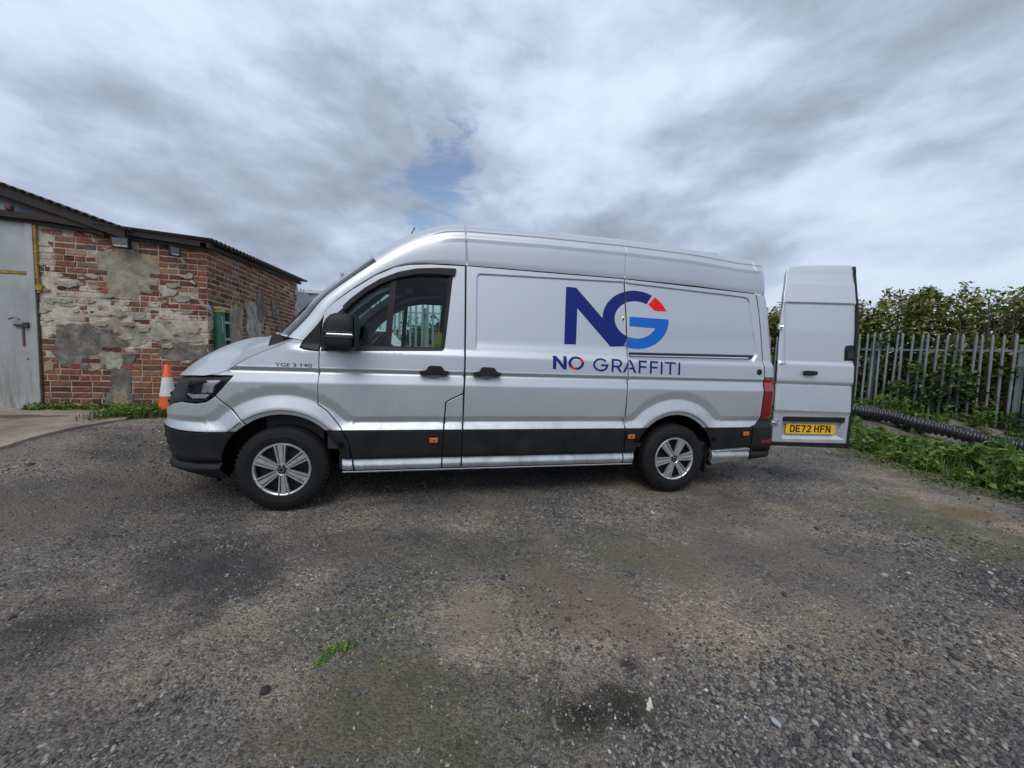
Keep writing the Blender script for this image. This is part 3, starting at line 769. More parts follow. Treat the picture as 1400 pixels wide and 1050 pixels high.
    def gap_shade(pts, w=.02, o=-.017):
        L = []
        for a, b in zip(pts, pts[1:]):
            n = max(1, int(math.hypot(b[0] - a[0], b[1] - a[1]) / .04))
            L += [(a[0] + (b[0] - a[0]) * i / n, a[1] + (b[1] - a[1]) * i / n) for i in range(n)]
        L.append(pts[-1]); v = []
        for i, p in enumerate(L):
            a = L[max(0, i - 1)]; b = L[min(len(L) - 1, i + 1)]; dx, dz = b[0] - a[0], b[1] - a[1]; l = math.hypot(dx, dz) or 1
            for s_ in (-1, 1): v.append(S(p[0] - dz / l * w * s_, p[1] + dx / l * w * s_, o))
        f = [(2 * i, 2 * i + 1, 2 * i + 3, 2 * i + 2) for i in range(len(L) - 1)]
        sb.add(v, f); sb.add([(x, -y, z) for x, y, z in v], f)
    gap_shade([(.303, 1.667), (.287, 1.545), (.279, 1.331), (.269, .973), (.266, .892), (.342, .833), (.446, .699), (.513, .564), (.53, .42), (.553, .325)])
    gap_shade([(1.464, 2.14), (1.470, 1.115), (1.4645, .85), (1.461, .33)]); gap_shade([(1.46, 1.0), (1.335, .936), (1.309, .912), (1.296, .67), (1.286, .33)])
    gap_shade([(3.038, 2.14), (3.066, 1.72), (3.072, 1.29), (3.070, 1.0), (3.062, .70), (3.062, .33)]); gap_shade([(4.606, 2.11), (4.647, 1.884), (4.675, 1.575), (4.690, 1.2), (4.690, .76), (4.62, .695), (4.53, .67)])
    gap_shade([(.32, 1.69), (.372, 1.745), (.504, 1.856), (.69, 1.994), (.857, 2.084), (.978, 2.116), (1.164, 2.136), (1.48, 2.146), (3.04, 2.153), (4.61, 2.115)], .022)
    gap_shade([(.463, .670), (3.32, .670)], .01); gap_shade([(3.96, .67), (4.6, .67)], .01); gap_shade([(.45, .425), (3.19, .425)], .01)
    gap_shade([(-.36, 1.112), (-.416, 1.033), (-.48, .955), (-.367, .86), (-.257, .724)], .012); gap_shade([(-.75, .898), (-.85, .879), (-.95, .843), (-1.2, .807), (-1.74, .797)], .02); gap_shade([(-.33, .666), (-.53, .661), (-.66, .665), (-.95, .685), (-1.74, .697)], .014)
    sb.build('shut_line_shade', MT['gap'], van)
    for sg in (1, -1):
        ss = MB().box((.452, min(sg * .95, sg * .915), .298), (3.185, max(sg * .95, sg * .915), .313), bev=.004)
        ss.build('sill_strip', MT['chrome'], van)
    # ---- inner structure: floor pan, arch liners, trims, bulkhead
    fl = MB(); fl.box((-.86, -.60, .30), (.45, .60, .42)); fl.box((.42, -.905, .325), (3.2, .905, .45)); fl.box((3.2, -.58, .33), (4.05, .58, .45)); fl.box((4.05, -.88, .345), (4.80, .88, .45))
    fl.box((-.9, -.62, .42), (.50, .62, .95)); fl.box((3.14, -.6, .45), (4.14, .6, 1.0))
    fl.build('underbody', MT['gap'], van)
    for xc in (0, WB):
        for sg in (1, -1):
            ln = MB(); ln.lathe([(.500, -.93 * sg), (.505, -.60 * sg), (.02, -.60 * sg)], 28, Matrix.Translation((xc, 0, .352)), R(-12), R(192)); ln.build('arch_liner', MT['gap'], van)
    fr = MB()      # axle, springs and engine bay clutter
    fr.tube([(WB, -.80, .352), (WB, .80, .352)], .05, 10); fr.tube([(3.05, -.62, .40), (4.45, -.62, .40)], .03, 6); fr.tube([(0, -.8, .33), (0, .8, .33)], .04, 8)
    fr.build('axle', MT['gap'], van)
    mf = MB().box((4.075, -.90, .17), (4.09, -.60, .60)).build('mud_flap', MT['rubber'], van); mirror_mesh(mf, van)
    TR = [(.33, .50), (.33, 1.37), (.385, 1.60), (.44, 1.69), (.52, 1.78), (.72, 1.94), (.90, 2.01), (1.16, 2.05), (1.44, 2.06), (1.44, .50)]
    panel('pillar_trim', [(.25, 1.42), (.34, 1.60), (.44, 1.73), (.62, 1.87), (.80, 1.965), (.86, 1.96), (.86, 1.93), (.70, 1.85), (.53, 1.70), (.42, 1.55), (.36, 1.42)], MT['pale_trim'], door, off=-.085, gap=0, bev=.006, depth=.02)
    panel('door_trim', TR, MT['trim'], door, holes=[fillet([(.39, 1.375), (.9, 1.372), (1.268, 1.378), (1.335, 2.0), (1.05, 1.995), (.88, 1.96), (.744, 1.905), (.63, 1.825), (.53, 1.73), (.45, 1.64), (.40, 1.55)], .02, 3)], off=-.055, gap=0, bev=.006, depth=.03)
    cb = MB(); cb.box((1.52, -.88, .45), (1.55, .88, 1.4)).box((1.52, -.80, 1.4), (1.55, .80, 2.25)); cb.box((.95, -.76, 2.12), (1.53, .76, 2.16)); cb.build('bulkhead', MT['trim'], van)
    ds = MB().prism(fillet([(-.16, 1.30), (-.12, 1.455), (.02, 1.47), (.22, 1.45), (.34, 1.40), (.40, 1.30), (.40, 1.0), (.28, .85), (.28, .45), (-.16, .45)], .04, 3), -.84, .84).build('dashboard', MT['trim'], van, auto=40)
    MB().prism(fillet([(.20, 1.42), (.23, 1.50), (.30, 1.50), (.38, 1.455), (.40, 1.38)], .03, 3), .20, .62).build('instrument_hood', MT['trim'], van, auto=40)
    swm = Matrix.Translation((.52, .43, 1.43)) @ Matrix.Rotation(R(-52), 4, 'Y') @ Matrix.Rotation(R(90), 4, 'X')
    sw = MB(); pr = [(.19 + .016 * math.cos(a), .016 * math.sin(a)) for a in [i * math.pi / 4 for i in range(9)]]; sw.lathe(pr, 32, swm)
    sw.box((-.18, -.012, -.02), (.18, .012, .02), swm); sw.box((-.06, -.02, -.06), (.06, .03, .05), swm, .01); sw.build('steering_wheel', MT['ink'], van, auto=40)
    MB().tube([(.30, .43, 1.20), (.50, .43, 1.41)], .035, 8).build('steering_column', MT['trim'], van)
    for y in (-.46, .02, .46):
        if y == .02: continue
        st = MB(); st.prism(fillet([(.72, .72), (.70, .86), (.80, .90), (1.20, .86), (1.24, .72)], .04, 3), y - .25, y + .25); st.prism(fillet([(1.20, .82), (1.30, 1.20), (1.38, 1.50), (1.46, 1.50), (1.46, .82)], .05, 3), y - .24, y + .24)
        st.prism(fillet([(1.36, 1.52), (1.37, 1.72), (1.46, 1.73), (1.48, 1.52)], .03, 3), y - .13, y + .13); st.build('seat', MT['seat'], van, auto=40)
    MB().prism(fillet([(1.18, 1.34), (1.20, 1.50), (1.235, 1.56), (1.28, 1.52), (1.28, 1.34)], .02, 3), -.80, -.70).build('seat_belt_sleeve', MT['hi_vis'], van, auto=50)
    # sun visor + far pillar are trimmed pale
    MB().box((.60, .25, 2.06), (.86, .62, 2.085), Matrix.Translation((0, 0, 0)), .008).build('sun_visor', MT['seat'], van)
    dk = MB(); dk.box((1.14, -.895, 1.385), (1.20, -.89, 1.425)); sk = dk.build('window_sticker', MT['hi_vis'], van)
    MB().box((1.06, -.895, 1.387), (1.13, -.89, 1.400)).build('window_sticker', MT['cover'], van)
    MB().box((1.205, -.895, 1.39), (1.25, -.89, 1.43)).build('window_sticker', MT['greencloth'], van)
    # ---- door mirror
    def mirr(sg):
        mh = MB()
        bm = bmesh.new(); bmesh.ops.create_cube(bm, size=2); bmesh.ops.subdivide_edges(bm, edges=bm.edges[:], cuts=5, use_grid_fill=True)
        for q in bm.verts:
            x, y, z = q.co
            l = (abs(x) ** 6.5 + abs(y) ** 5 + abs(z) ** 5) ** (1 / 5.5); x, y, z = x / l, y / l, z / l
            # flatten the rear (glass side), round the front, taper to the bottom
            X = .475 + (x * .118) + (.0 if x > 0 else .018 * (1 - z * z) * 0) - .012 * (1 - z) * (x < 0) * 0
            if x < 0: X += .050 * abs(z) ** 2.2 * (1 if z > 0 else .75)
            Z = 1.482 + z * .150; Y = -1.135 + y * (.115 - .012 * z)
            X += .006 * z
            q.co = Vector((X, Y * sg, Z))
        bm.normal_update(); bm.verts.index_update(); me = bpy.data.meshes.new('door_mirror'); bmesh.ops.recalc_face_normals(bm, faces=bm.faces); bm.to_mesh(me); bm.free(); me.materials.append(MT['clad'])
        me.polygons.foreach_set('use_smooth', [True] * len(me.polygons)); mo = link('door_mirror', me, van)
        yo = -1.250
        a = MB().box((.40, (yo - .010), 1.452), (.588, (yo + .06), 1.470), bev=.006)
        a.v = [(x, y * sg, z) for x, y, z in a.v]; a.build('indicator_strip', MT['cover'], mo)
        a = MB().box((.385, yo - .006, 1.436), (.592, yo + .06, 1.447), bev=.003).box((.37, yo - .006, 1.474), (.592, yo + .05, 1.485), bev=.003)
        a.v = [(x, y * sg, z) for x, y, z in a.v]; a.build('mirror_groove', MT['ink'], mo)
        a = MB().box((.593, -1.23, 1.36), (.600, -1.045, 1.61), bev=.003); a.v = [(x, y * sg, z) for x, y, z in a.v]; a.build('mirror_glass', MT['ink'], mo)
        a = MB().prism(fillet([(.30, 1.36), (.31, 1.47), (.37, 1.50), (.50, 1.46), (.50, 1.36)], .03, 3), -1.06, -.93); a.v = [(x, y * sg, z) for x, y, z in a.v]; a.build('mirror_arm', MT['clad'], mo, auto=40)
    mirr(1); mirr(-1)
    # ---- wheels
    def wheel(xc, sg):
        T = Matrix.Translation((xc, 0, .352)) @ (Matrix.Diagonal((1, sg, 1, 1)))
        o = -.985
        rim = MB().lathe([(.0, o + .075), (.19, o + .075), (.205, o + .04), (.208, o + .02), (.208, o + .2)], 36, T).build('wheel', MT['dark_in'], van, auto=35)
        pr = [(.205, o + .035), (.212, o + .014), (.225, o + .004), (.245, o - .001), (.270, o - .004), (.272, o - .006), (.276, o - .004), (.300, o - .002), (.322, o + .006), (.335, o + .016), (.346, o + .030), (.351, o + .045), (.352, o + .115), (.352, o + .17), (.346, o + .20), (.31, o + .225), (.21, o + .21)]
        ty = MB().lathe(pr, 72, T)
        nb = 54
        for i in range(nb):       # shoulder blocks and centre tread
            a = 2 * math.pi * i / nb; Mx = T @ Matrix.Rotation(-a, 4, 'Y')
            ty.box((.334, o + .020, -.011), (.3515, o + .048, .007), Mx); ty.box((.345, o + .060, -.012), (.3535, o + .105, .006), Mx); ty.box((.345, o + .115, -.006), (.3535, o + .165, .012), Mx)
        ty.build('tyre', MT['rubber'], rim, auto=35)
        cv = MB().lathe([(.199, o + .03), (.202, o + .006), (.210, o - .001), (.2165, o - .001), (.221, o + .006), (.221, o + .03)], 72, T)
        rot = {(-1): 6}.get(0, 0)
        a0 = (94 if xc == 0 else 68)
        for k in range(6):
            Mx = T @ Matrix.Rotation(-R(a0 + 60 * k), 4, 'Y')
            def bar(r0, r1, w0, w1, c0, c1, y0, y1, t=.012):
                v = []
                for r_, w, c, y in ((r0, w0, c0, y0), (r1, w1, c1, y1)):
                    v += [(r_, y, c - w), (r_, y, c + w), (r_, y + t, c + w + .003), (r_, y + t, c - w - .003)]
                v = [Mx @ Vector(p) for p in v]
                cv.add(v, [(0, 1, 2, 3), (7, 6, 5, 4), (0, 4, 5, 1), (1, 5, 6, 2), (2, 6, 7, 3), (3, 7, 4, 0)])
            bar(.030, .204, .0085, .0195, 0, 0, o + .006, o + .002)
            for s_ in (-1, 1): bar(.040, .205, .0036, .0062, s_ * .0190, s_ * .0385, o - .001, o - .005, .02)
        wc = cv.build('wheel_cover', MT['cover'], rim, auto=30)
        MB().lathe([(.0, o - .006), (.026, o - .006), (.032, o - .001), (.034, o + .012)], 28, T).build('hub_cap', MT['ink'], rim, auto=35)
        MB().lathe([(.014, o - .0085), (.020, o - .0085), (.020, o - .004)], 20, T).build('hub_badge', MT['chrome'], rim)
        MB().lathe([(.034, o + .012), (.046, o + .002), (.050, o + .010)], 28, T).build('hub_ring', MT['cover'], rim, auto=35)
    for xc in (0, WB):
        for sg in (1, -1): wheel(xc, sg)
    # ---- lettering in vinyl on the side
    let = MB()
    def decal(name, outline, mat, holes=(), bridge=None, off=.0016, sf=None, par=van, cut=True, du=.04):
        ins = (lambda c: (np.abs(c[:, 0] - interp_seam(c[:, 1])) > .0045)) if cut else None
        sp_ = np.array([(float(interp_seam(z)) + s_, z) for z in np.arange(1.44, 2.06, .02) for s_ in (-.005, .005)]) if cut else None
        return panel(name, outline, mat, par, holes=holes, du=du, feat=np.vstack([FEAT, sp_]) if cut else FEAT, off=off, bev=0, gap=0, mirror=False, skirt=False, inside=ins, step=.02, surf=sf or (S, SN))
    def interp_seam(z): return np.interp(z, [1.0, 1.29, 1.72, 2.15], [3.070, 3.072, 3.066, 3.039])
    def ell(a0, a1, rx, rz, n=40): return [(3.172 + rx * math.cos(R(a0 + (a1 - a0) * i / n)), 1.752 + rz * math.sin(R(a0 + (a1 - a0) * i / n))) for i in range(n + 1)]
    ro, ri = (.364, .291), (.235, .186)
    navy = [(2.413, 1.478), (2.429, 2.028), (2.531, 2.028), (2.818, 1.739)] + ell(183, 61, *ro)[1:] + ell(61, 248, *ri) + ell(248, 240, *ro, n=4)[:1] + [(2.891, 1.474), (2.545, 1.830), (2.533, 1.479)]
    decal('lettering', navy, MT['navy'])
    blue = ell(249, 360, *ro) + [(3.536, 1.776), (3.121, 1.779), (3.098, 1.779), (3.098, 1.685), (3.379, 1.678)] + ell(336, 249, *ri)
    decal('lettering', blue, MT['blue'])
    decal('lettering', [(3.308, 1.914), (3.382, 1.994)] + ell(52, 19, *ro, n=12) + [(3.515, 1.854), (3.377, 1.855)], MT['redv'])
    # small words: outlines of the built-in font wrapped on to the skin
    def words(txt, x, z, sx, h, mat, name='lettering', par=van, bold=0.0, sf=(S, SN), off=.0016, track=1.0, width=None, ext=0, cutseam=True):
        cu = bpy.data.curves.new('t', 'FONT'); cu.body = txt; cu.size = 1; cu.offset = bold; cu.space_character = track; cu.resolution_u = 4
        ob = bpy.data.objects.new('t', cu); COL.objects.link(ob); dg = bpy.context.evaluated_depsgraph_get(); dg.update()
        me = bpy.data.meshes.new_from_object(ob.evaluated_get(dg)); bpy.data.objects.remove(ob); 
        bm = bmesh.new(); bm.from_mesh(me); bpy.data.meshes.remove(me)
        xs = [v.co.x for v in bm.verts]; ys = [v.co.y for v in bm.verts]; x0_, x1_, y0_, y1_ = min(xs), max(xs), min(ys), max(ys)
        W_ = width if width else (x1_ - x0_) * h / (y1_ - y0_) * sx
        bmesh.ops.triangulate(bm, faces=bm.faces[:])
        for _ in range(2): bmesh.ops.subdivide_edges(bm, edges=[e for e in bm.edges if e.calc_length() > .12], cuts=1)
        bmesh.ops.triangulate(bm, faces=bm.faces[:])
        for v in bm.verts:
            u_ = x + (v.co.x - x0_) / (x1_ - x0_) * W_; z_ = z(u_) if callable(z) else z
            z_ += (v.co.y - y0_) / (y1_ - y0_) * h; v.co = Vector(sf[0](u_, z_, off))
        if cutseam: bmesh.ops.delete(bm, geom=[f for f in bm.faces if abs(f.calc_center_median().x - 3.072) < .0045], context='FACES')
        bm.normal_update(); avg = sum((f.normal.y for f in bm.faces)); 
        if avg > 0: bmesh.ops.reverse_faces(bm, faces=bm.faces[:])
        me = bpy.data.meshes.new(name); bm.to_mesh(me); bm.free(); me.materials.append(mat); return link(name, me, par)
    zt = lambda u: 1.239 - .0165 * (u - 2.30)
    def glyph(c, x, z, w, h, k, mat, name='lettering', par=van, sf=(S, SN), off=.0016, sl=0.0, kh=None):
        """one capital or figure: x,z left foot; w,h size; k stroke width (kh: height of level strokes)"""
        q = kh or k
        def arcp(cx_, cz_, rx, rz, a0, a1, n=14): return [(cx_ + rx * math.cos(R(a0 + (a1 - a0) * i / n)), cz_ + rz * math.sin(R(a0 + (a1 - a0) * i / n))) for i in range(n + 1)]
        H_ = []
        if c == 'I': P_ = [(0, 0), (w, 0), (w, h), (0, h)]
        elif c == 'T': P_ = [(w / 2 - k / 2, 0), (w / 2 + k / 2, 0), (w / 2 + k / 2, h - q), (w, h - q), (w, h), (0, h), (0, h - q), (w / 2 - k / 2, h - q)]
        elif c == 'F': P_ = [(0, 0), (k, 0), (k, h * .42), (w * .92, h * .42), (w * .92, h * .42 + q), (k, h * .42 + q), (k, h - q), (w, h - q), (w, h), (0, h)]
        elif c == 'E': P_ = [(0, 0), (w, 0), (w, q), (k, q), (k, h / 2 - q / 2), (w * .9, h / 2 - q / 2), (w * .9, h / 2 + q / 2), (k, h / 2 + q / 2), (k, h - q), (w, h - q), (w, h), (0, h)]
        elif c == 'H': P_ = [(0, 0), (k, 0), (k, h / 2 - q / 2), (w - k, h / 2 - q / 2), (w - k, 0), (w, 0), (w, h), (w - k, h), (w - k, h / 2 + q / 2), (k, h / 2 + q / 2), (k, h), (0, h)]
        elif c == 'N': P_ = [(0, 0), (k, 0), (k, h * .66), (w - k, 0), (w, 0), (w, h), (w - k, h), (w - k, h * .34), (k, h), (0, h)]
        elif c == 'A': P_ = [(0, 0), (k * 1.1, 0), (w * .25 + k * .3, h * .27), (w * .75 - k * .3, h * .27), (w - k * 1.1, 0), (w, 0), (w / 2 + k * .55, h), (w / 2 - k * .55, h)]; H_ = [[(w * .5 - (w * .5 - k * 1.1) * .545, h * .27 + q), (w * .5 + (w * .5 - k * 1.1) * .545, h * .27 + q), (w / 2, h * .80)]]
        elif c == 'D': P_ = [(0, 0), (w * .55, 0)] + arcp(w * .55, h * .3, w * .45, h * .3, -90, 0, 6) + arcp(w * .55, h * .7, w * .45, h * .3, 0, 90, 6) + [(0, h)]; H_ = [[(k, q), (w * .5, q)] + arcp(w * .55, h * .3, w * .45 - k, h * .3 - q, -90, 0, 5) + arcp(w * .55, h * .7, w * .45 - k, h * .3 - q, 0, 90, 5) + [(k, h - q)]]
        elif c == 'R': P_ = [(0, 0), (k, 0), (k, h * .36), (w * .48, h * .36), (w - k * 1.15, 0), (w, 0), (w * .52 + k, h * .37)] + arcp(w * .62, h * .68, w * .36, h * .32, -80, 90, 10) + [(0, h)]; H_ = [[(k, h * .36 + q), (w * .6, h * .36 + q)] + arcp(w * .61, h * .68, w * .37 - k, h * .32 - q, -90, 90, 8) + [(k, h - q)]]
        elif c == 'G':
            P_ = arcp(w / 2, h / 2, w / 2, h / 2, 42, 352, 28) + [(w, h / 2 + q * .35), (w * .52, h / 2 + q * .35), (w * .52, h / 2 - q * .65)] + [(w - k * 1.05, h / 2 - q * .65)] + arcp(w / 2, h / 2, w / 2 - k, h / 2 - q, -22, -318, 28)
        elif c == '7': P_ = [(w * .22, 0), (w * .22 + k * 1.05, 0), (w, h - q), (w, h), (0, h), (0, h - q), (w - k * 1.2, h - q)]
        elif c == '2': P_ = [(0, 0), (w, 0), (w, q), (k * 1.35, q), (w * .95, h * .48)] + arcp(w / 2, h * .68, w / 2, h * .32, -12, 172, 12) + arcp(w / 2, h * .68, w / 2 - k, h * .32 - q, 172, -20, 9) + [(w * .86 - k, h * .50), (0, q)]
        sh = lambda L: [(x + a_, z + b_ + sl * a_) for a_, b_ in L]
        return panel(name, sh(P_), mat, par, holes=[sh(h_) for h_ in H_], du=.03, off=off, bev=0, gap=0, mirror=False, skirt=False, surf=sf, step=.03,
                     inside=(lambda c_: np.abs(c_[:, 0] - 3.071) > .004) if c == 'A' and par is van else None, feat=np.array([(3.067, zz) for zz in np.arange(1.22, 1.4, .02)] + [(3.075, zz) for zz in np.arange(1.22, 1.4, .02)]) if c == 'A' and par is van else np.zeros((0, 2)))
    glyph('N', 2.291, zt(2.291), .137, .124, .034, MT['navy'])
    for c_, x_, w_ in (('G', 2.695, .160), ('R', 2.890, .112), ('A', 3.008, .150), ('F', 3.180, .092), ('F', 3.304, .092), ('I', 3.424, .021), ('T', 3.468, .130), ('I', 3.625, .021)):
        glyph(c_, x_, zt(x_) - .002, w_, .127, .021, MT['navy'], sl=-.0165, kh=.0185)
    cx, cz = 2.523, 1.301
    def ring(a0, a1, m_, n=22):
        A = [(cx + .079 * math.cos(R(a0 + (a1 - a0) * i / n)), cz + .0635 * math.sin(R(a0 + (a1 - a0) * i / n))) for i in range(n + 1)]
        B = [(cx + .052 * math.cos(R(a1 + (a0 - a1) * i / n)), cz + .042 * math.sin(R(a1 + (a0 - a1) * i / n))) for i in range(n + 1)]
        decal('lettering', A + B, m_, cut=False, du=.02)
    ring(50, 228, MT['navy']); ring(270, 372, MT['navy']); ring(228.8, 269.2, MT['redv'], 8); ring(12.8, 49.2, MT['redv'], 8)
    words('TGE', -.042, 1.196, 1, .030, MT['badge'], name='badge', par=wing, width=.105, bold=.004, cutseam=False, off=.004)
    words('3.140', .085, 1.196, 1, .030, MT['badge'], name='badge', par=wing, width=.142, bold=.004, cutseam=False, off=.004)
    # ---- open rear door
    sf = (D, DN)
    DZ = [.54 + .03 * i for i in range(64)] + [.84, .852, .865, .877, .89, 1.13, 1.14, 1.145, 1.15, 1.16, 1.175, 1.185, 1.19, 1.37, 1.38, 1.39, 1.40, 1.41, 2.02, 2.03, 2.038, 2.046, 2.055, 2.26, 2.268, 2.275]
    DO = [(.0, .506), (-.008, .9), (-.006, 1.2), (.002, 1.6), (.020, 1.864), (.059, 2.124), (.118, 2.37), (.138, 2.425), (.165, 2.452), (.35, 2.474), (.60, 2.484), (.832, 2.486), (.840, 2.46), (.817, 2.10), (.803, 1.6), (.797, 1.2), (.793, .9), (.790, .52)]
    PRC = fillet([(.092, .790), (.742, .805), (.752, .565), (.100, .548)], .02, 3)
    rd = panel('rear_door', DO, MT['paint'], van, holes=[PRC], zs=sorted(DZ), surf=sf, gap=0, bev=.006, depth=.035, mirror=False, du=.03,
               feat=np.array([(x, z) for x in (.045, .055, .062, .069, .076, .085) for z in np.arange(1.36, 2.05, .03)] + [(x, z) for x in (.01, .02, .03) for z in np.arange(.55, 2.4, .05)]))
    # hollow for the number plate
    hb = MB(); top = [D(u, z, -.004) for u, z in ((.092, .790), (.742, .805), (.752, .565), (.100, .548))]
    inn = [D(u, z, -.040) for u, z in ((.100, .765), (.735, .780), (.705, .60), (.13, .585))]
    hb.add(top + inn, [(0, 1, 5, 4), (1, 2, 6, 5), (2, 3, 7, 6), (3, 0, 4, 7), (4, 5, 6, 7)]); hb.build('plate_recess', MT['paint'], rd)
    pb = lambda nm, u0, u1, z0, z1, o0, o1, mt, k=0.0, bev=.003: MB().add(*door_box(u0, u1, z0, z1, o0, o1, k)).build(nm, mt, rd)
    def door_box(u0, u1, z0, z1, o0, o1, k=0.0):
        v = [D(u, z + (u - u0) * k, o) for o in (o0, o1) for u, z in ((u0, z0), (u1, z0), (u1, z1), (u0, z1))]
        return v, [(3, 2, 1, 0), (4, 5, 6, 7), (0, 1, 5, 4), (1, 2, 6, 5), (2, 3, 7, 6), (3, 0, 4, 7)]
    pb('plate_lamp_strip', .094, .744, .738, .790, -.03, .006, MT['clad'], .022)
    pl = pb('number_plate', .148, .668, .603, .712, -.030, -.018, MT['yellow'], .022)
    zt2 = lambda u: .6215 + .022 * (u - .148)
    for tx, xx, wd in (('D', .190, .051), ('E', .251, .046), ('7', .308, .048), ('2', .366, .048), ('H', .448, .050), ('F', .511, .046), ('N', .569, .052)):
        glyph(tx, xx, zt2(xx), wd, .078, .0135, MT['ink'], 'plate_character', pl, sf, -.0150, .022)
    pb('door_seal', -.002, .797, .462, .506, -.02, .004, MT['clad'], .01)
    so_ = MB()
    zz_ = [.47 + .05 * i for i in range(41)]
    vv = []
    for z in zz_:
        w = float(np.interp(z, [.5, 1.2, 1.6, 2.1, 2.48], [.790, .797, .803, .817, .840]))
        ln = (4.872 - interp(REAR, max(z, 1.2))) if z > 1.2 else 0.
        if z > 2.4: ln += .3 * (z - 2.4)
        for du_, o in ((0, .0), (.024, .004), (.024, .06), (0, .06)):
            k_ = ln + o; c_, s_ = math.cos(DA), math.sin(DA); vv.append((DH[0] + c_ * (w + du_) + s_ * k_, DH[1] - s_ * (w + du_) + c_ * k_, z))
    n = len(zz_); so_.add(vv, [(4 * i + a, 4 * i + (a + 1) % 4, 4 * i + 4 + (a + 1) % 4, 4 * i + 4 + a) for i in range(n - 1) for a in range(4)] + [(0, 1, 2, 3), (4 * n - 1, 4 * n - 2, 4 * n - 3, 4 * n - 4)])
    so_.build('door_seal', MT['gap'], rd)
    pb('door_inner_skin', .03, .78, .53, 1.8, -.055, -.05, MT['trim']); pb('door_inner_skin', .16, .79, 1.8, 2.38, -.055, -.05, MT['trim'])
    lk = MB(); o = [D(u, z, .004) for u, z in fillet([(.702, 1.425), (.806, 1.425), (.812, 1.592), (.702, 1.592)], [.01, .005, .005, .05], 4)]; i_ = [D(u, z, -.02) for u, z in fillet([(.702, 1.425), (.806, 1.425), (.812, 1.592), (.702, 1.592)], [.01, .005, .005, .05], 4)]
    k = len(o); lk.add(o + i_, [tuple(range(k))[::-1]] + [(q, (q + 1) % k, (q + 1) % k + k, q + k) for q in range(k)]).build('door_latch', MT['clad'], rd)
    pb('latch_pull', .722, .795, 1.445, 1.53, .002, .016, MT['ink'])
    kb = MB(); cyl = fillet([(.262, 1.25), (.388, 1.252), (.394, 1.296), (.262, 1.304)], .026, 4); k = len(cyl)
    kb.add([D(u, z, -.005) for u, z in cyl] + [D(u, z, .045) for u, z in cyl], [tuple(range(k))[::-1], tuple(range(k, 2 * k))] + [(q, (q + 1) % k, (q + 1) % k + k, q + k) for q in range(k)])
    kb = kb.build('door_handle', MT['clad'], rd); bv = kb.modifiers.new('b', 'BEVEL'); bv.width = .012; bv.segments = 3; bv.limit_method = 'ANGLE'
    for z in (.72, 1.77):
        hb = MB(); a = Vector(D(.03, z, .0)); b = Vector((4.855, -.93, z))
        hb.tube([a + Vector((0, 0, .03)), a - Vector((0, 0, .03))], .016, 8); hb.tube([a, (a + b) / 2 + Vector((.0, -.03, 0)), b], .012, 6); hb.tube([b + Vector((0, -.01, .03)), b + Vector((0, -.01, -.03))], .014, 8)
        hb.build('door_hinge', MT['chrome'], rd, auto=40)
    # ---- closed far half of the rear, with the load space dark inside
    bk = MB(); pts = [(.45, 4.86), (.8, 4.868), (1.2, 4.86), (1.74, 4.815), (2.05, 4.77), (2.40, 4.685)]
    v = []
    for z, x in pts: v += [(x, .02, z), (x, .90 if z < 2.2 else .78, z)]
    bk.add(v, [(2 * i, 2 * i + 1, 2 * i + 3, 2 * i + 2) for i in range(len(pts) - 1)]).build('rear_door', MT['paint'], van)
    fr2 = MB()
    for z, x in pts: pass
    fr2.box((4.70, -.86, .44), (4.84, .90, .50)); fr2.box((4.52, -.66, 2.36), (4.60, .66, 2.44)); fr2.add([(4.80, -.86, .5), (4.74, -.86, .5), (4.56, -.70, 2.38), (4.60, -.70, 2.38), (4.80, -.80, .5), (4.74, -.80, .5), (4.60, -.68, 2.42), (4.66, -.68, 2.42)], [(0, 1, 2, 3), (4, 7, 6, 5), (0, 3, 7, 4), (1, 5, 6, 2)])
    fr2.build('rear_frame', MT['paint'], van)
    MB().box((1.60, -.88, .46), (4.7, .88, .50)).build('load_floor', MT['trim'], van)
    MB().box((4.83, -.90, .36), (4.90, .90, .45), bev=.01).build('rear_step', MT['clad'], van)
    return van

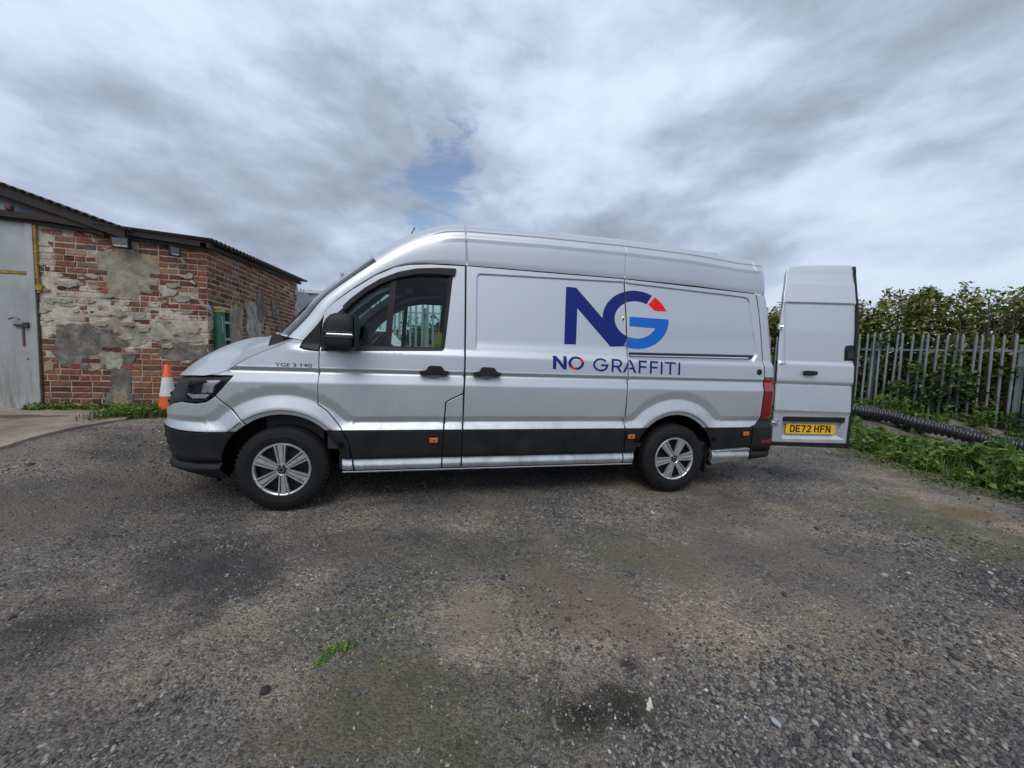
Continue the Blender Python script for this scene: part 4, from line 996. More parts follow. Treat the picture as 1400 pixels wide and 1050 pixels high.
# ------------------------------------------------------------------ ground
from mathutils import noise as mn
def fbm(x, y, s, o=4, z=0.): return mn.fractal(Vector((x * s, y * s, z)), 1.0, 2.0, o)
def gz(x, y):
    r = .455 * sst(-.45, -2.1, x) * sst(-2.6, .6, y)
    f = -.13 * sst(9, 14, x) * sst(4, 0, y) - .36 * sst(9.6, 11.6, x) * sst(13.7, 12.9, x) * sst(2.3, .2, y)
    b = .28 * sst(.6, 2.6, y) * sst(8.2, 9.6, x)
    return r + f + b
def gzn(x, y):
    d = abs(x) < 6 and abs(y) < 2
    a = .012 * fbm(x, y, .9, 3) + .006 * fbm(x, y, 3.1, 3, 4.)
    return gz(x, y) + a - .006
def ground_material():
    m, nt, b = nodes_of('gravel_ground'); L = nt.links.new
    big = tex_noise(nt, .55, 5, .6, 'World'); mid = tex_noise(nt, 2.6, 6, .65, 'World'); fine = tex_noise(nt, 22, 5, .7, 'World')
    mud = ramp(nt, mid.outputs[0], [(.30, (.125, .106, .087)), (.5, (.185, .160, .133)), (.7, (.245, .215, .180))])
    v = nt.nodes.new('ShaderNodeTexVoronoi'); v.inputs['Scale'].default_value = 70; g = nt.nodes.new('ShaderNodeNewGeometry'); L(g.outputs['Position'], v.inputs['Vector'])
    sep = nt.nodes.new('ShaderNodeSeparateColor'); L(v.outputs['Color'], sep.inputs[0])
    st = ramp(nt, sep.outputs[0], [(0, (.036, .036, .038)), (.35, (.085, .084, .083)), (.7, (.150, .145, .137)), (.95, (.21, .20, .185)), (.99, (.36, .35, .33))])
    dens = nt.nodes.new('ShaderNodeMath'); dens.operation = 'ADD'; L(big.outputs[0], dens.inputs[0]); L(rng_map(nt, fine.outputs[0], .3, .7, -.22, .22), dens.inputs[1])
    c = mixc(nt, rng_map(nt, dens.outputs[0], .34, .60, .15, .9), mud.outputs[0], st.outputs[0])
    tone = ramp(nt, tex_noise(nt, .9, 6, .62, 'World', dist=.4).outputs[0], [(.34, (.55, .56, .60)), (.46, (.88, .88, .90)), (.54, (1.12, 1.09, 1.05)), (.66, (1.60, 1.50, 1.38))])
    c = mixc(nt, 1.0, c, tone.outputs[0], 'MULTIPLY')
    trk = ramp(nt, tex_noise(nt, 1.7, 5, .6, 'World', (.22, 1, 1), .2).outputs[0], [(.36, (.66, .66, .68)), (.5, (1, 1, 1)), (.62, (1.22, 1.17, 1.10))]); c = mixc(nt, .9, c, trk.outputs[0], 'MULTIPLY')
    dirt = tex_noise(nt, 1.25, 7, .66, 'World', dist=.8); c = mixc(nt, rng_map(nt, dirt.outputs[0], .55, .66, 0, .75), c, (.185, .155, .125))
    fi2 = tex_noise(nt, 140, 3, .6, 'World'); c = mixc(nt, 1.0, c, ramp(nt, fi2.outputs[0], [(.32, (.40, .40, .41)), (.68, (1.7, 1.68, 1.62))]).outputs[0], 'MULTIPLY')
    # soaked-in oil and dark fines where they lie
    for (x, y, r_, k, col) in ((2.20, -2.62, .34, .75, (.205, .150, .118)), (1.92, -2.32, .32, .65, (.20, .150, .12)), (2.7, -2.3, .55, .55, (.19, .155, .125)), (1.38, -2.45, .24, .8, (.255, .205, .165)), (3.6, -2.1, .7, .45, (.18, .155, .13)), (-1.6, -1.2, .8, .45, (.19, .165, .135)), (.35, -1.55, .6, .35, (.18, .14, .11)), (.95, -2.9, .3, .4, (.17, .13, .10)), (1.76, -3.09, .17, .95, (.012, .011, .010)), (1.90, -3.12, .16, .85, (.018, .016, .014)), (2.05, -2.90, .07, .8, (.03, .027, .024)), (-.05, -1.95, .35, .55, (.035, .036, .04)), (1.15, -3.25, .45, .45, (.085, .09, .045)), (2.6, -2.0, .5, .3, (.11, .11, .06)), (-.10, -1.80, .55, .5, (.035, .036, .04)), (6.15, -1.85, .38, .75, (.19, .115, .045)), (5.75, -1.65, .45, .6, (.10, .105, .045)), (5.45, -2.3, .55, .55, (.09, .10, .04)),
                               (7.6, -.9, .8, .6, (.09, .11, .04)), (.9, -2.55, .4, .3, (.07, .08, .04)), (1.6, -2.0, .8, .25, (.09, .095, .05)), (1.6, -3.4, .5, .4, (.07, .08, .04))):
        d = nt.nodes.new('ShaderNodeVectorMath'); d.operation = 'DISTANCE'; L(g.outputs['Position'], d.inputs[0]); d.inputs[1].default_value = (x, y, 0)
        a = nt.nodes.new('ShaderNodeMath'); a.operation = 'ADD'; L(d.outputs[1], a.inputs[0]); L(rng_map(nt, mid.outputs[0], .3, .7, -r_ * .7, r_ * .7), a.inputs[1])
        c = mixc(nt, rng_map(nt, a.outputs[0], r_ * .35, r_ * 1.1, k, 0), c, col)
    L(c, b.inputs['Base Color']); setp(b, Roughness=.92, Specular_IOR_Level=.25)
    h = nt.nodes.new('ShaderNodeMath'); h.operation = 'ADD'; L(rng_map(nt, v.outputs['Distance'], 0, .6, .45, 0), h.inputs[0]); L(fine.outputs[0], h.inputs[1])
    bump_n(nt, b, h.outputs[0], 1.0, .016)
    return m
def axis(a, b, fine, far):
    L = list(np.arange(a, b + 1e-6, fine)); s = fine; x = a
    lo = []; 
    while x > -far: s *= 1.35; x -= s; lo.append(x)
    hi = []; s = fine; x = b
    while x < far: s *= 1.35; x += s; hi.append(x)
    return lo[::-1] + L + hi
gx, gy = axis(-6, 14, .10, 600), axis(-5, 6, .10, 600)
V = [(x, y, gzn(x, y) if abs(x) < 30 and abs(y) < 30 else gz(x, y)) for y in gy for x in gx]
n = len(gx); F = [(j * n + i, j * n + i + 1, (j + 1) * n + i + 1, (j + 1) * n + i) for j in range(len(gy) - 1) for i in range(n - 1)]
prop(link('ground', mesh('ground', V, F, ground_material(), True)), kind='structure')
def gsurf(off=0.0): return (lambda x, y: (x, y, gzn(x, y) + off)), (lambda x, y: Vector((-(gz(x + .05, y) - gz(x - .05, y)) / .1, -(gz(x, y + .05) - gz(x, y - .05)) / .1, 1)).normalized().to_tuple())
# concrete apron before the shed door
def concrete():
    m, nt, b = nodes_of('old_concrete'); n = tex_noise(nt, 2.2, 7, .65, 'World'); f = tex_noise(nt, 30, 4, .6, 'World')
    c = ramp(nt, n.outputs[0], [(.3, (.16, .125, .09)), (.5, (.27, .225, .175)), (.7, (.35, .30, .24))])
    c2 = mixc(nt, rng_map(nt, f.outputs[0], .4, .7, 0, .35), c.outputs[0], (.10, .09, .075))
    g = nt.nodes.new('ShaderNodeNewGeometry')
    for (x, y, r_) in ((-3.25, 1.0, .30), (-3.7, .55, .25)):
        d = nt.nodes.new('ShaderNodeVectorMath'); d.operation = 'DISTANCE'
        mp = nt.nodes.new('ShaderNodeMapping'); mp.inputs['Scale'].default_value = (.6, 1.9, 0); nt.links.new(g.outputs['Position'], mp.inputs[0]); nt.links.new(mp.outputs[0], d.inputs[0]); d.inputs[1].default_value = (x * .6, y * 1.9, 0)
        a = nt.nodes.new('ShaderNodeMath'); a.operation = 'ADD'; nt.links.new(d.outputs[1], a.inputs[0]); nt.links.new(rng_map(nt, n.outputs[0], .3, .7, -.12, .12), a.inputs[1])
        c2 = mixc(nt, rng_map(nt, a.outputs[0], r_ * .6, r_ * .9, .8, 0), c2, (.05, .048, .045))
    nt.links.new(c2, b.inputs['Base Color']); setp(b, Roughness=.85); bump_n(nt, b, f.outputs[0], .5, .01); return m
ap = [(-2.55, -.5), (-2.50, -.1), (-2.38, .40), (-2.26, .84), (-2.38, 1.12), (-2.60, 1.42), (-2.9, 1.62), (-3.7, 1.70), (-8, 1.70), (-8, -1.1), (-5, -.9), (-3.6, -.65)]
apd = [(x + .05 * fbm(x, y, 3, 5, 2.), y + .05 * fbm(x, y, 3, 5, 7.)) for x, y in densify(ap, .06)]
prop(panel('concrete_apron', apd, concrete(), None, surf=gsurf(.03), zs=list(np.arange(-1.4, 1.7, .1)), du=.12, gap=0, bev=.008, depth=.06, mirror=False, step=.08), kind='structure')
# loose stones
def blob_base():
    bm = bmesh.new(); bmesh.ops.create_icosphere(bm, subdivisions=1, radius=1); v = np.array([q.co[:] for q in bm.verts]); f = np.array([[q.index for q in p.verts] for p in bm.faces]); bm.free(); return v, f
BV, BF = blob_base()
def stones(name, P, size, mat, flat=(.45, .8), smooth=False):
    n = len(P); nv = len(BV)
    sc = size[:, None] * np.stack([rng.uniform(.8, 1.35, n), rng.uniform(.55, 1.0, n), rng.uniform(flat[0], flat[1], n)], 1)
    V = BV[None] * (1 + rng.uniform(-.22, .22, (n, nv, 1))) * sc[:, None, :]
    a = rng.uniform(0, 2 * np.pi, n); t = rng.normal(0, .30, n); t2 = rng.normal(0, .30, n)
    ca, sa, ct, st_ = np.cos(a), np.sin(a), np.cos(t), np.sin(t)
    x, y, z = V[..., 0], V[..., 1], V[..., 2]
    y, z = y * ct[:, None] - z * st_[:, None], y * st_[:, None] + z * ct[:, None]
    x, z = x * np.cos(t2)[:, None] - z * np.sin(t2)[:, None], x * np.sin(t2)[:, None] + z * np.cos(t2)[:, None]
    x, y = x * ca[:, None] - y * sa[:, None], x * sa[:, None] + y * ca[:, None]
    V = np.stack([x, y, z], -1) + P[:, None, :]
    F = (BF[None] + (np.arange(n) * nv)[:, None, None]).reshape(-1, 3)
    return link(name, np_mesh(name, V.reshape(-1, 3), F, mat, smooth))
def stone_mat(name, stops):
    m, nt, b = nodes_of(name); g = nt.nodes.new('ShaderNodeNewGeometry')
    c = ramp(nt, g.outputs['Random Per Island'], stops); n = tex_noise(nt, 160, 3, .6, 'World')
    c2 = mixc(nt, .5, c.outputs[0], ramp(nt, n.outputs[0], [(.3, (.6, .6, .6)), (.7, (1.3, 1.28, 1.25))]).outputs[0], 'MULTIPLY')
    nt.links.new(mixc(nt, 1.0, c.outputs[0], ramp(nt, n.outputs[0], [(.3, (.72, .71, .70)), (.7, (1.25, 1.24, 1.22))]).outputs[0], 'MULTIPLY'), b.inputs['Base Color'])
    setp(b, Roughness=.8, Specular_IOR_Level=.35); return m
SM = stone_mat('stone', [(0, (.035, .036, .040)), (.3, (.070, .071, .075)), (.55, (.125, .122, .118)), (.78, (.185, .172, .155)), (.93, (.25, .24, .222)), (.99, (.33, .32, .30)), (.996, (.48, .47, .44))])
BARE = [(2.20, -2.62, .30, .7), (1.95, -2.30, .30, .6), (2.7, -2.3, .5, .5), (1.38, -2.45, .22, .8), (.35, -1.55, .7, .5), (.95, -2.92, .25, .4), (1.9, -3.1, .16, .4), (3.6, -2.1, .7, .45), (-1.6, -1.2, .8, .4), (5.2, -1.6, .8, .4), (0, -2.3, .35, .3)]
def scatter():
    P, Sz = [], []
    N = 210000
    ang = rng.uniform(-R(56), R(56), N) + YAW; rr = .75 + 11.5 * rng.uniform(0, 1, N) ** 1.55
    X = CAM[0] + rr * np.sin(ang); Y = CAM[1] + rr * np.cos(ang); U = rng.uniform(0, 1, N); S2 = rng.uniform(0, 1, N)
    for x, y, r_, u_, s_ in zip(X, Y, rr, U, S2):
        if x < -1.8 and y > 1.65: continue
        if x < -2.3 and y > -.9 and x > -9 and sdist_pt(ap, x, y): continue
        d = fbm(x, y, .75, 3, 3.3) * .7 + fbm(x, y, 2.8, 3, 8.1) * .45 + fbm(x * .25, y, 1.9, 2, 5.) * .35 + .42
        if x > 8.4 and y > -1: continue
        d += -.35 * math.exp(-((x - 1.35) ** 2 + (y + 2.5) ** 2) / .10) - .2 * math.exp(-((y + 1.9) ** 2) / .06) + .35 * math.exp(-((x + .1) ** 2 + (y + 1.8) ** 2) / .25)
        for q in BARE: d -= q[3] * math.exp(-((x - q[0]) ** 2 + (y - q[1]) ** 2) / q[2] ** 2)
        if u_ > max(.06, min(1, d)): continue
        sz = .0034 + (.0050 + .0080 * max(0, min(1, d - .2))) * s_ ** 2.2 + (.010 * (s_ - .992) / .008 if s_ > .992 else 0)
        sz *= 1 + .12 * max(0, r_ - 2.5)
        P.append((x, y, gzn(x, y) + sz * .12)); Sz.append(sz)
    return np.array(P), np.array(Sz)
def sdist_pt(P, x, y):
    ins = False; n = len(P)
    for i in range(n):
        x1, z1 = P[i]; x2, z2 = P[(i + 1) % n]
        if (z1 > y) != (z2 > y) and x < (x2 - x1) * (y - z1) / (z2 - z1) + x1: ins = not ins
    return ins
SP, SS_ = scatter()
prop(stones('loose_gravel', SP, SS_, SM), kind='stuff')
# a few single stones that stand out
def single(name, x, y, s, col, label, cat, flat=(.4, .5), grp=None):
    mm = simple(name + '_m', col, .8, var=.15, scale=60)
    o = stones(name, np.array([[x, y, gzn(x, y) + s * .3]]), np.array([s]), mm, flat); return prop(o, label, cat, grp)
single('stone', 2.464, -3.257, .024, (.30, .33, .35), 'pale blue-grey flat stone lying right of the white paper scrap', 'stone', (.25, .3))
single('stone', 2.05, -2.48, .020, (.27, .28, .29), 'light grey chip of stone on the bare mud in the middle', 'stone', (.3, .4))
single('stone', .56, -2.78, .022, (.022, .021, .022), 'near-black rounded stone left of the small weed', 'stone', (.6, .7))
single('stone', .62, -2.30, .017, (.30, .30, .28), 'pale pebble on the gravel behind the small weed', 'stone', (.5, .6))
# scrap of paper
sc_ = MB(); x, y = 2.014, -3.129; z = gzn(x, y) + .002
rg = [(-.014, 0), (-.004, -.003), (.008, -.002), (.017, 0), (.015, .012), (.010, .021), (.011, .030), (.005, .041), (.002, .052), (-.003, .047), (-.006, .035), (-.011, .026), (-.010, .015)]
pv = [(x + a_, y + .35 * abs(a_) + .10 * b_ + .0025 * math.sin(b_ * 190 + a_ * 300), z + b_ * .96) for a_, b_ in rg]
pc = (x + .001, y - .004, z + .020); n_ = len(pv); sc_.add(pv + [pc] + [(p[0], p[1] + .0008, p[2]) for p in pv + [pc]], [(i, (i + 1) % n_, n_) for i in range(n_)] + [((i + 1) % n_ + n_ + 1, i + n_ + 1, 2 * n_ + 1) for i in range(n_)])
prop(sc_.build('paper_scrap', MT['white_card']), 'torn scrap of cream paper standing up from the gravel', 'litter')

# ------------------------------------------------------------------ brick building
WX, WY_ = -1.85, 1.72          # the corner
WHITE = ((.47, .45, .40))
def whitewash(nt, base, amt=1.0, lo=.52, hi=.60):
    """old limewash and mortar smears, lying over brick and joint alike"""
    a = tex_noise(nt, 3.2, 6, .62, 'World', dist=.6); g = nt.nodes.new('ShaderNodeNewGeometry'); sep = nt.nodes.new('ShaderNodeSeparateXYZ'); nt.links.new(g.outputs['Position'], sep.inputs[0])
    m1 = rng_map(nt, sep.outputs[0], -3.10, -3.72, 0, .13)       # more of it by the door
    zc = nt.nodes.new('ShaderNodeMath'); zc.operation = 'SUBTRACT'; nt.links.new(sep.outputs[2], zc.inputs[0]); zc.inputs[1].default_value = 1.72
    ab = nt.nodes.new('ShaderNodeMath'); ab.operation = 'ABSOLUTE'; nt.links.new(zc.outputs[0], ab.inputs[0]); m2 = rng_map(nt, ab.outputs[0], .14, .40, .11, -.02)
    s1 = nt.nodes.new('ShaderNodeMath'); nt.links.new(a.outputs[0], s1.inputs[0]); nt.links.new(m1, s1.inputs[1])
    s2 = nt.nodes.new('ShaderNodeMath'); nt.links.new(s1.outputs[0], s2.inputs[0]); nt.links.new(m2, s2.inputs[1])
    lowk = rng_map(nt, sep.outputs[2], 1.15, .95, 0, -.16); s3 = nt.nodes.new('ShaderNodeMath'); nt.links.new(s2.outputs[0], s3.inputs[0]); nt.links.new(lowk, s3.inputs[1])
    sidek = rng_map(nt, sep.outputs[1], 1.75, 1.9, 0, -.10); s4 = nt.nodes.new('ShaderNodeMath'); nt.links.new(s3.outputs[0], s4.inputs[0]); nt.links.new(sidek, s4.inputs[1])
    w = ramp(nt, tex_noise(nt, 9, 4, .6, 'World').outputs[0], [(.3, (.34, .29, .225)), (.7, (.62, .57, .48))])
    return mixc(nt, rng_map(nt, s4.outputs[0], lo, hi, 0, amt), base, w.outputs[0])
def brick_mat(stuff=False):
    m, nt, b = nodes_of('brick' + ('_far' if stuff else ''))
    if stuff: src = nt.nodes.new('ShaderNodeNewGeometry').outputs['Random Per Island']
    else: src = nt.nodes.new('ShaderNodeObjectInfo').outputs['Random']
    c = ramp(nt, src, [(0, (.085, .038, .029)), (.2, (.15, .058, .040)), (.45, (.225, .085, .052)), (.62, (.285, .115, .066)), (.75, (.13, .056, .043)), (.86, (.33, .17, .10)), (.93, (.11, .08, .068)), (1, (.38, .25, .15))])
    n = tex_noise(nt, 26, 6, .7, 'World'); n2 = tex_noise(nt, 90, 3, .6, 'World')
    c2 = mixc(nt, 1.0, c.outputs[0], ramp(nt, n.outputs[0], [(.28, (.45, .43, .42)), (.55, (1, 1, 1)), (.75, (1.35, 1.3, 1.25))]).outputs[0], 'MULTIPLY')
    c3 = whitewash(nt, c2, .85, .585, .63)
    nt.links.new(c3, b.inputs['Base Color']); setp(b, Roughness=.9, Specular_IOR_Level=.25)
    bump_n(nt, b, n.outputs[0], .9, .012); return m
def mortar_mat():
    m, nt, b = nodes_of('mortar'); n = tex_noise(nt, 14, 6, .7, 'World')
    c = ramp(nt, n.outputs[0], [(.3, (.19, .155, .12)), (.5, (.36, .31, .25)), (.7, (.54, .48, .40))]); c2 = whitewash(nt, c.outputs[0], .9, .50, .58)
    nt.links.new(c2, b.inputs['Base Color']); setp(b, Roughness=.95); bump_n(nt, b, n.outputs[0], 1.0, .02); return m
def render_mat(name, a, b_, c_):
    m, nt, b = nodes_of(name); n = tex_noise(nt, 6.5, 8, .75, 'World', dist=.3); cr = tex_noise(nt, 2.2, 3, .5, 'World', dist=1.5); f = tex_noise(nt, 45, 4, .6, 'World')
    c = ramp(nt, n.outputs[0], [(.34, a), (.5, b_), (.64, c_)])
    # hairline cracks: the thin band where a warped noise crosses its middle value
    k = nt.nodes.new('ShaderNodeMath'); k.operation = 'SUBTRACT'; nt.links.new(cr.outputs[0], k.inputs[0]); k.inputs[1].default_value = .5
    k2 = nt.nodes.new('ShaderNodeMath'); k2.operation = 'ABSOLUTE'; nt.links.new(k.outputs[0], k2.inputs[0]); line = rng_map(nt, k2.outputs[0], 0, .0035, .6, 0)
    c2 = mixc(nt, line, c.outputs[0], tuple(v * .45 for v in a)); nt.links.new(c2, b.inputs['Base Color']); setp(b, Roughness=.93, Specular_IOR_Level=.25)
    h = nt.nodes.new('ShaderNodeMath'); h.operation = 'ADD'; nt.links.new(n.outputs[0], h.inputs[0]); nt.links.new(rng_map(nt, f.outputs[0], 0, 1, 0, .25), h.inputs[1]); bump_n(nt, b, h.outputs[0], .8, .03); return m
RM = [render_mat('beige_render', (.17, .15, .11), (.29, .26, .195), (.40, .365, .28)), render_mat('grey_render', (.085, .077, .066), (.155, .140, .120), (.27, .245, .21)),
      render_mat('pale_render', (.20, .18, .145), (.34, .315, .26), (.50, .47, .40)), render_mat('ochre_render', (.20, .155, .085), (.30, .25, .16), (.36, .32, .24))]
def build_shed():
    sh = empty('brick_outbuilding', (WX, WY_, gz(WX, WY_))); inv = Matrix.Translation((-WX, -WY_, -gz(WX, WY_)))
    prop(sh, 'low red brick outbuilding with patched render, metal door and corrugated roof', 'building')
    def ch(o, par=None):        # geometry is written in yard coordinates; bring it under the building's own origin
        o.data.transform(inv) if o.data.users == 1 else None
        o.parent = par or sh; return o
    Fs = (lambda x, z: (x, WY_, z), lambda x, z: (0, -1, 0)); Ss = (lambda y, z: (WX, y, z), lambda y, z: (1, 0, 0))
    def topz(x): return float(np.interp(x, [-4.8, -3.5, -2.77, -1.79], [2.90, 2.86, 2.80, 2.70]))
    wf = MB().add([(-3.74, WY_, .2), (WX, WY_, .2), (WX, WY_, 2.75), (-3.74, WY_, 2.88), (-3.74, WY_ + .2, .2), (WX - .2, WY_ + .2, .2), (WX - .2, WY_ + .2, 2.75), (-3.74, WY_ + .2, 2.88)], [(0, 1, 2, 3), (0, 3, 7, 4), (4, 7, 6, 5)])
    wf = ch(wf.build('wall', mortar_mat()))
    ws = MB().add([(WX, WY_, .2), (WX, 5.35, .2), (WX, 5.35, 2.95), (WX, WY_, 2.75), (WX - .2, 5.35, .2), (WX - .2, 5.35, 2.95)], [(0, 1, 2, 3), (1, 4, 5, 2)]); ws = ch(ws.build('wall', wf.data.materials[0]))
    for o in (ws,):
        bm = bmesh.new(); bm.from_mesh(o.data)
        if list(bm.faces)[0].normal.x < 0: bmesh.ops.reverse_faces(bm, faces=bm.faces)
        bm.to_mesh(o.data); bm.free()
    bmtl = brick_mat(); bmf = brick_mat(True)
    def brick_mesh(L, H, seed, dep=.07):
        rr = random.Random(seed); j = lambda s=.0035: rr.uniform(-s, s)
        v = []
        for (y, ins) in ((dep, 0), (.005, 0), (0, .007)):
            for sx, sz in ((-1, -1), (1, -1), (1, 1), (-1, 1)):
                v.append((sx * (L / 2 - ins) + j(), y + (j(.0025) if y < dep else 0), sz * (H / 2 - ins) + j(.0028)))
        f = [(8, 9, 10, 11)] + [(a, (a + 1) % 4, (a + 1) % 4 + 4, a + 4) for a in range(4)] + [(a + 4, (a + 1) % 4 + 4, (a + 1) % 4 + 8, a + 8) for a in range(4)]
        me = mesh('brick', v, f, bmtl, False); bm = bmesh.new(); bm.from_mesh(me); bmesh.ops.recalc_face_normals(bm, faces=bm.faces)
        if [q for q in bm.faces if len(q.verts) == 4][0].normal.y > 0: bmesh.ops.reverse_faces(bm, faces=bm.faces)
        bm.to_mesh(me); bm.free(); return me
    PIT, BH = .0772, .064
    ST_ = [brick_mesh(.214, BH, s) for s in range(5)]; HD = [brick_mesh(.103, BH, 20 + s) for s in range(4)]
    rr = random.Random(3)
    # render patches: outlines in wall coordinates
    patches = [
        ([(-3.062, 2.513), (-2.99, 2.56), (-2.935, 2.555), (-2.80, 2.60), (-2.60, 2.60), (-2.492, 2.566), (-2.46, 2.45), (-2.406, 2.382), (-2.42, 2.2), (-2.431, 2.08), (-2.52, 2.02), (-2.62, 2.03), (-2.649, 1.931), (-2.80, 1.92), (-2.956, 1.945), (-3.0, 2.10), (-3.068, 2.30)], 0, 'f'),
        ([(-3.577, 1.431), (-3.545, 1.56), (-3.40, 1.58), (-3.20, 1.60), (-3.12, 1.52), (-2.95, 1.50), (-2.78, 1.44), (-2.72, 1.36), (-2.80, 1.27), (-2.93, 1.26), (-3.1, 1.20), (-3.2, 1.08), (-3.231, .965), (-3.483, 1.008), (-3.57, 1.125), (-3.60, 1.28)], 1, 'f'),
        ([(-3.16, 1.60), (-2.948, 1.669), (-2.716, 1.612), (-2.62, 1.548), (-2.543, 1.42), (-2.60, 1.33), (-2.70, 1.30), (-2.78, 1.37), (-2.82, 1.44), (-2.97, 1.50), (-3.10, 1.53)], 0, 'f'),
        ([(-3.22, 1.19), (-3.0, 1.21), (-2.86, 1.24), (-2.80, 1.16), (-2.82, 1.05), (-3.027, 1.038), (-3.18, .985)], 0, 'f'),
        ([(-2.453, 1.377), (-2.3, 1.402), (-2.115, 1.375), (-1.92, 1.348), (-1.86, 1.28), (-1.87, 1.20), (-1.994, 1.141), (-2.276, 1.132), (-2.427, 1.199)], 1, 'f'),
        ([(-2.97, .987), (-2.85, 1.01), (-2.764, .975), (-2.755, .797), (-2.73, .60), (-2.74, .50), (-2.84, .455), (-2.99, .46), (-3.044, .508), (-3.054, .65), (-2.991, .792)], 1, 'f'),
        ([(-2.95, .72), (-2.84, .74), (-2.80, .60), (-2.79, .50), (-2.90, .48), (-2.97, .55)], 3, 'f'),
        ([(-2.62, 1.56), (-2.45, 1.66), (-2.293, 1.64), (-2.048, 1.575), (-1.95, 1.50), (-1.91, 1.40), (-2.114, 1.400), (-2.361, 1.417), (-2.52, 1.40)], 2, 'f'),
        ([(-2.83, 1.20), (-2.74, 1.22), (-2.70, 1.14), (-2.74, 1.05), (-2.84, 1.03), (-2.88, 1.11)], 1, 'f'),
        ([(-3.02, 1.17), (-2.88, 1.19), (-2.84, 1.10), (-2.88, 1.0), (-3.03, 1.02)], 2, 'f'),
        ([(-3.70, 1.06), (-3.62, 1.11), (-3.58, 1.04), (-3.60, .96), (-3.69, .95)], 3, 'f'),
        ([(-2.40, 2.12), (-2.28, 2.16), (-2.20, 2.10), (-2.24, 2.02), (-2.36, 2.0)], 2, 'f'),
        ([(2.30, 1.98), (2.50, 2.02), (2.72, 1.95), (2.66, 1.6), (2.75, 1.3), (2.34, 1.25), (2.22, 1.5)], 0, 's'), ([(2.78, 2.08), (3.0, 2.13), (3.40, 2.14), (3.58, 1.95), (3.45, 1.75), (3.3, 1.5), (3.0, 1.40), (2.82, 1.62), (2.86, 1.85)], 2, 's'), ([(3.62, 1.75), (3.8, 1.72), (3.75, 1.3), (3.4, 1.2), (3.45, 1.5)], 3, 's'),
        ([(3.24, 2.34), (3.50, 2.38), (3.55, 1.98), (3.42, 1.80), (3.21, 1.89)], 1, 's'),
        ([(3.86, 2.28), (4.15, 2.30), (4.1, 2.02), (3.9, 2.0)], 1, 's'),
        ([(1.74, 1.30), (1.95, 1.33), (2.08, 1.28), (2.08, .95), (1.76, 1.0)], 1, 's')]
    def wob(P, k, s, sd): return [(a + k * fbm(a, b, s, 4, sd) + .012 * fbm(a, b, 26, 3, sd), b + k * fbm(a, b, s, 4, sd + 9.) + .012 * fbm(a, b, 26, 3, sd + 3.)) for a, b in densify(P, .018)]
    pp = {'f': [], 's': []}
    for i, (P_, mi, w) in enumerate(patches):
        Q = wob(P_, .035, 5.5, i * 3.7); pp[w].append(Q)
        o = .006 + .0009 * i
        base = Fs if w == 'f' else Ss
        fnn = (lambda off_, f0: (lambda a, b: tuple(f0(a, b)[k] + (0, 0, 0)[k] for k in range(3))))(o, base[0])
        pn = panel('render_patch', Q, RM[mi], None, surf=(base[0], base[1]), off=o, gap=0, bev=.004, depth=.03, mirror=False, step=.018, du=.08, zs=[.4 + .08 * q for q in range(35)])
        ch(pn, wf if w == 'f' else ws)
    # small smears
    for i in range(46):
        x = rr.uniform(-3.70, -1.95); z = rr.gauss(1.75, .22) if i % 2 else rr.uniform(1.5, 2.6)
        if x > -3.1 and z > 2.0 and x < -2.4: continue
        r_ = rr.uniform(.02, .075); P_ = [(x + r_ * rr.uniform(1.0, 1.7) * math.cos(a), z + r_ * rr.uniform(.4, .8) * math.sin(a)) for a in [q * math.pi / 5 for q in range(10)]]
        ch(panel('mortar_smear', wob(P_, .02, 9, i * 1.3), RM[2 if i % 3 else 0], None, surf=Fs, off=.008 + .0005 * i, gap=0, bev=.004, depth=.02, mirror=False, step=.02, du=.05, zs=[]), wf)
    def covered(w, a, b, L):
        X = np.array([(a, b), (a - L * .42, b), (a + L * .42, b)]); return any((sdist(Q, X) > .012).all() for Q in pp[w])
    cnt = 0; far = MB()
    z0 = .41
    def emit(w, a, z, L, k):
        nonlocal cnt
        if w == 'f' and (z > topz(a) + .02 or z < gz(a, WY_) - .04): return
        if w == 's' and (z > 2.72 + (a - WY_) * .055 or z < .40): return
        if covered(w, a, z, L): return
        band = math.exp(-((z - 1.75) / .22) ** 2)
        if w == 'f' and rr.random() < .05 + .30 * band + (.18 if a < -3.35 and z > 1.4 else 0): return      # eroded or lost under limewash
        me = rr.choice(ST_) if L > .15 else rr.choice(HD)
        off = rr.uniform(-.009, -.002); rot = rr.gauss(0, .006)
        if w == 'f' or cnt < 299:
            o = link('brick', me); cnt += 1
            loc = Vector((a, WY_ + off, z)) if w == 'f' else Vector((WX - off, a, z)); o.location = inv @ loc
            o.rotation_euler = (0, rot, 0 if w == 'f' else R(90)); o.scale = (L / (.214 if L > .15 else .103), 1, 1)
            o.parent = wf if w == 'f' else ws
        else:
            Mx = Matrix.Translation((WX - off, a, z)) @ Matrix.Rotation(R(90), 4, 'Z') @ Matrix.Diagonal((L / (.214 if L > .15 else .103), 1, 1, 1))
            far.add([Mx @ v.co for v in me.vertices], [tuple(p.vertices) for p in me.polygons])
    for r_ in range(31):
        z = z0 + r_ * PIT; hd = r_ % 4 == 2
        x = WX - (0 if r_ % 2 else .0)
        L = .103 if hd else .214; x = WX - .002 - (.110 if (r_ % 2 and not hd) else 0)
        if r_ % 2 and not hd: emit('f', WX - .054, z, .103, 0)
        while x - L > -3.735:
            emit('f', x - L / 2, z, L, 0); x -= L + .011
            if not hd and rr.random() < .12: L = .103
            elif not hd: L = .214
        if x + .735 + 3 > .04 and x - (-3.735) > .03: emit('f', (x - 3.735) / 2, z, x + 3.735 - .006, 0) if x + 3.735 > .05 else None
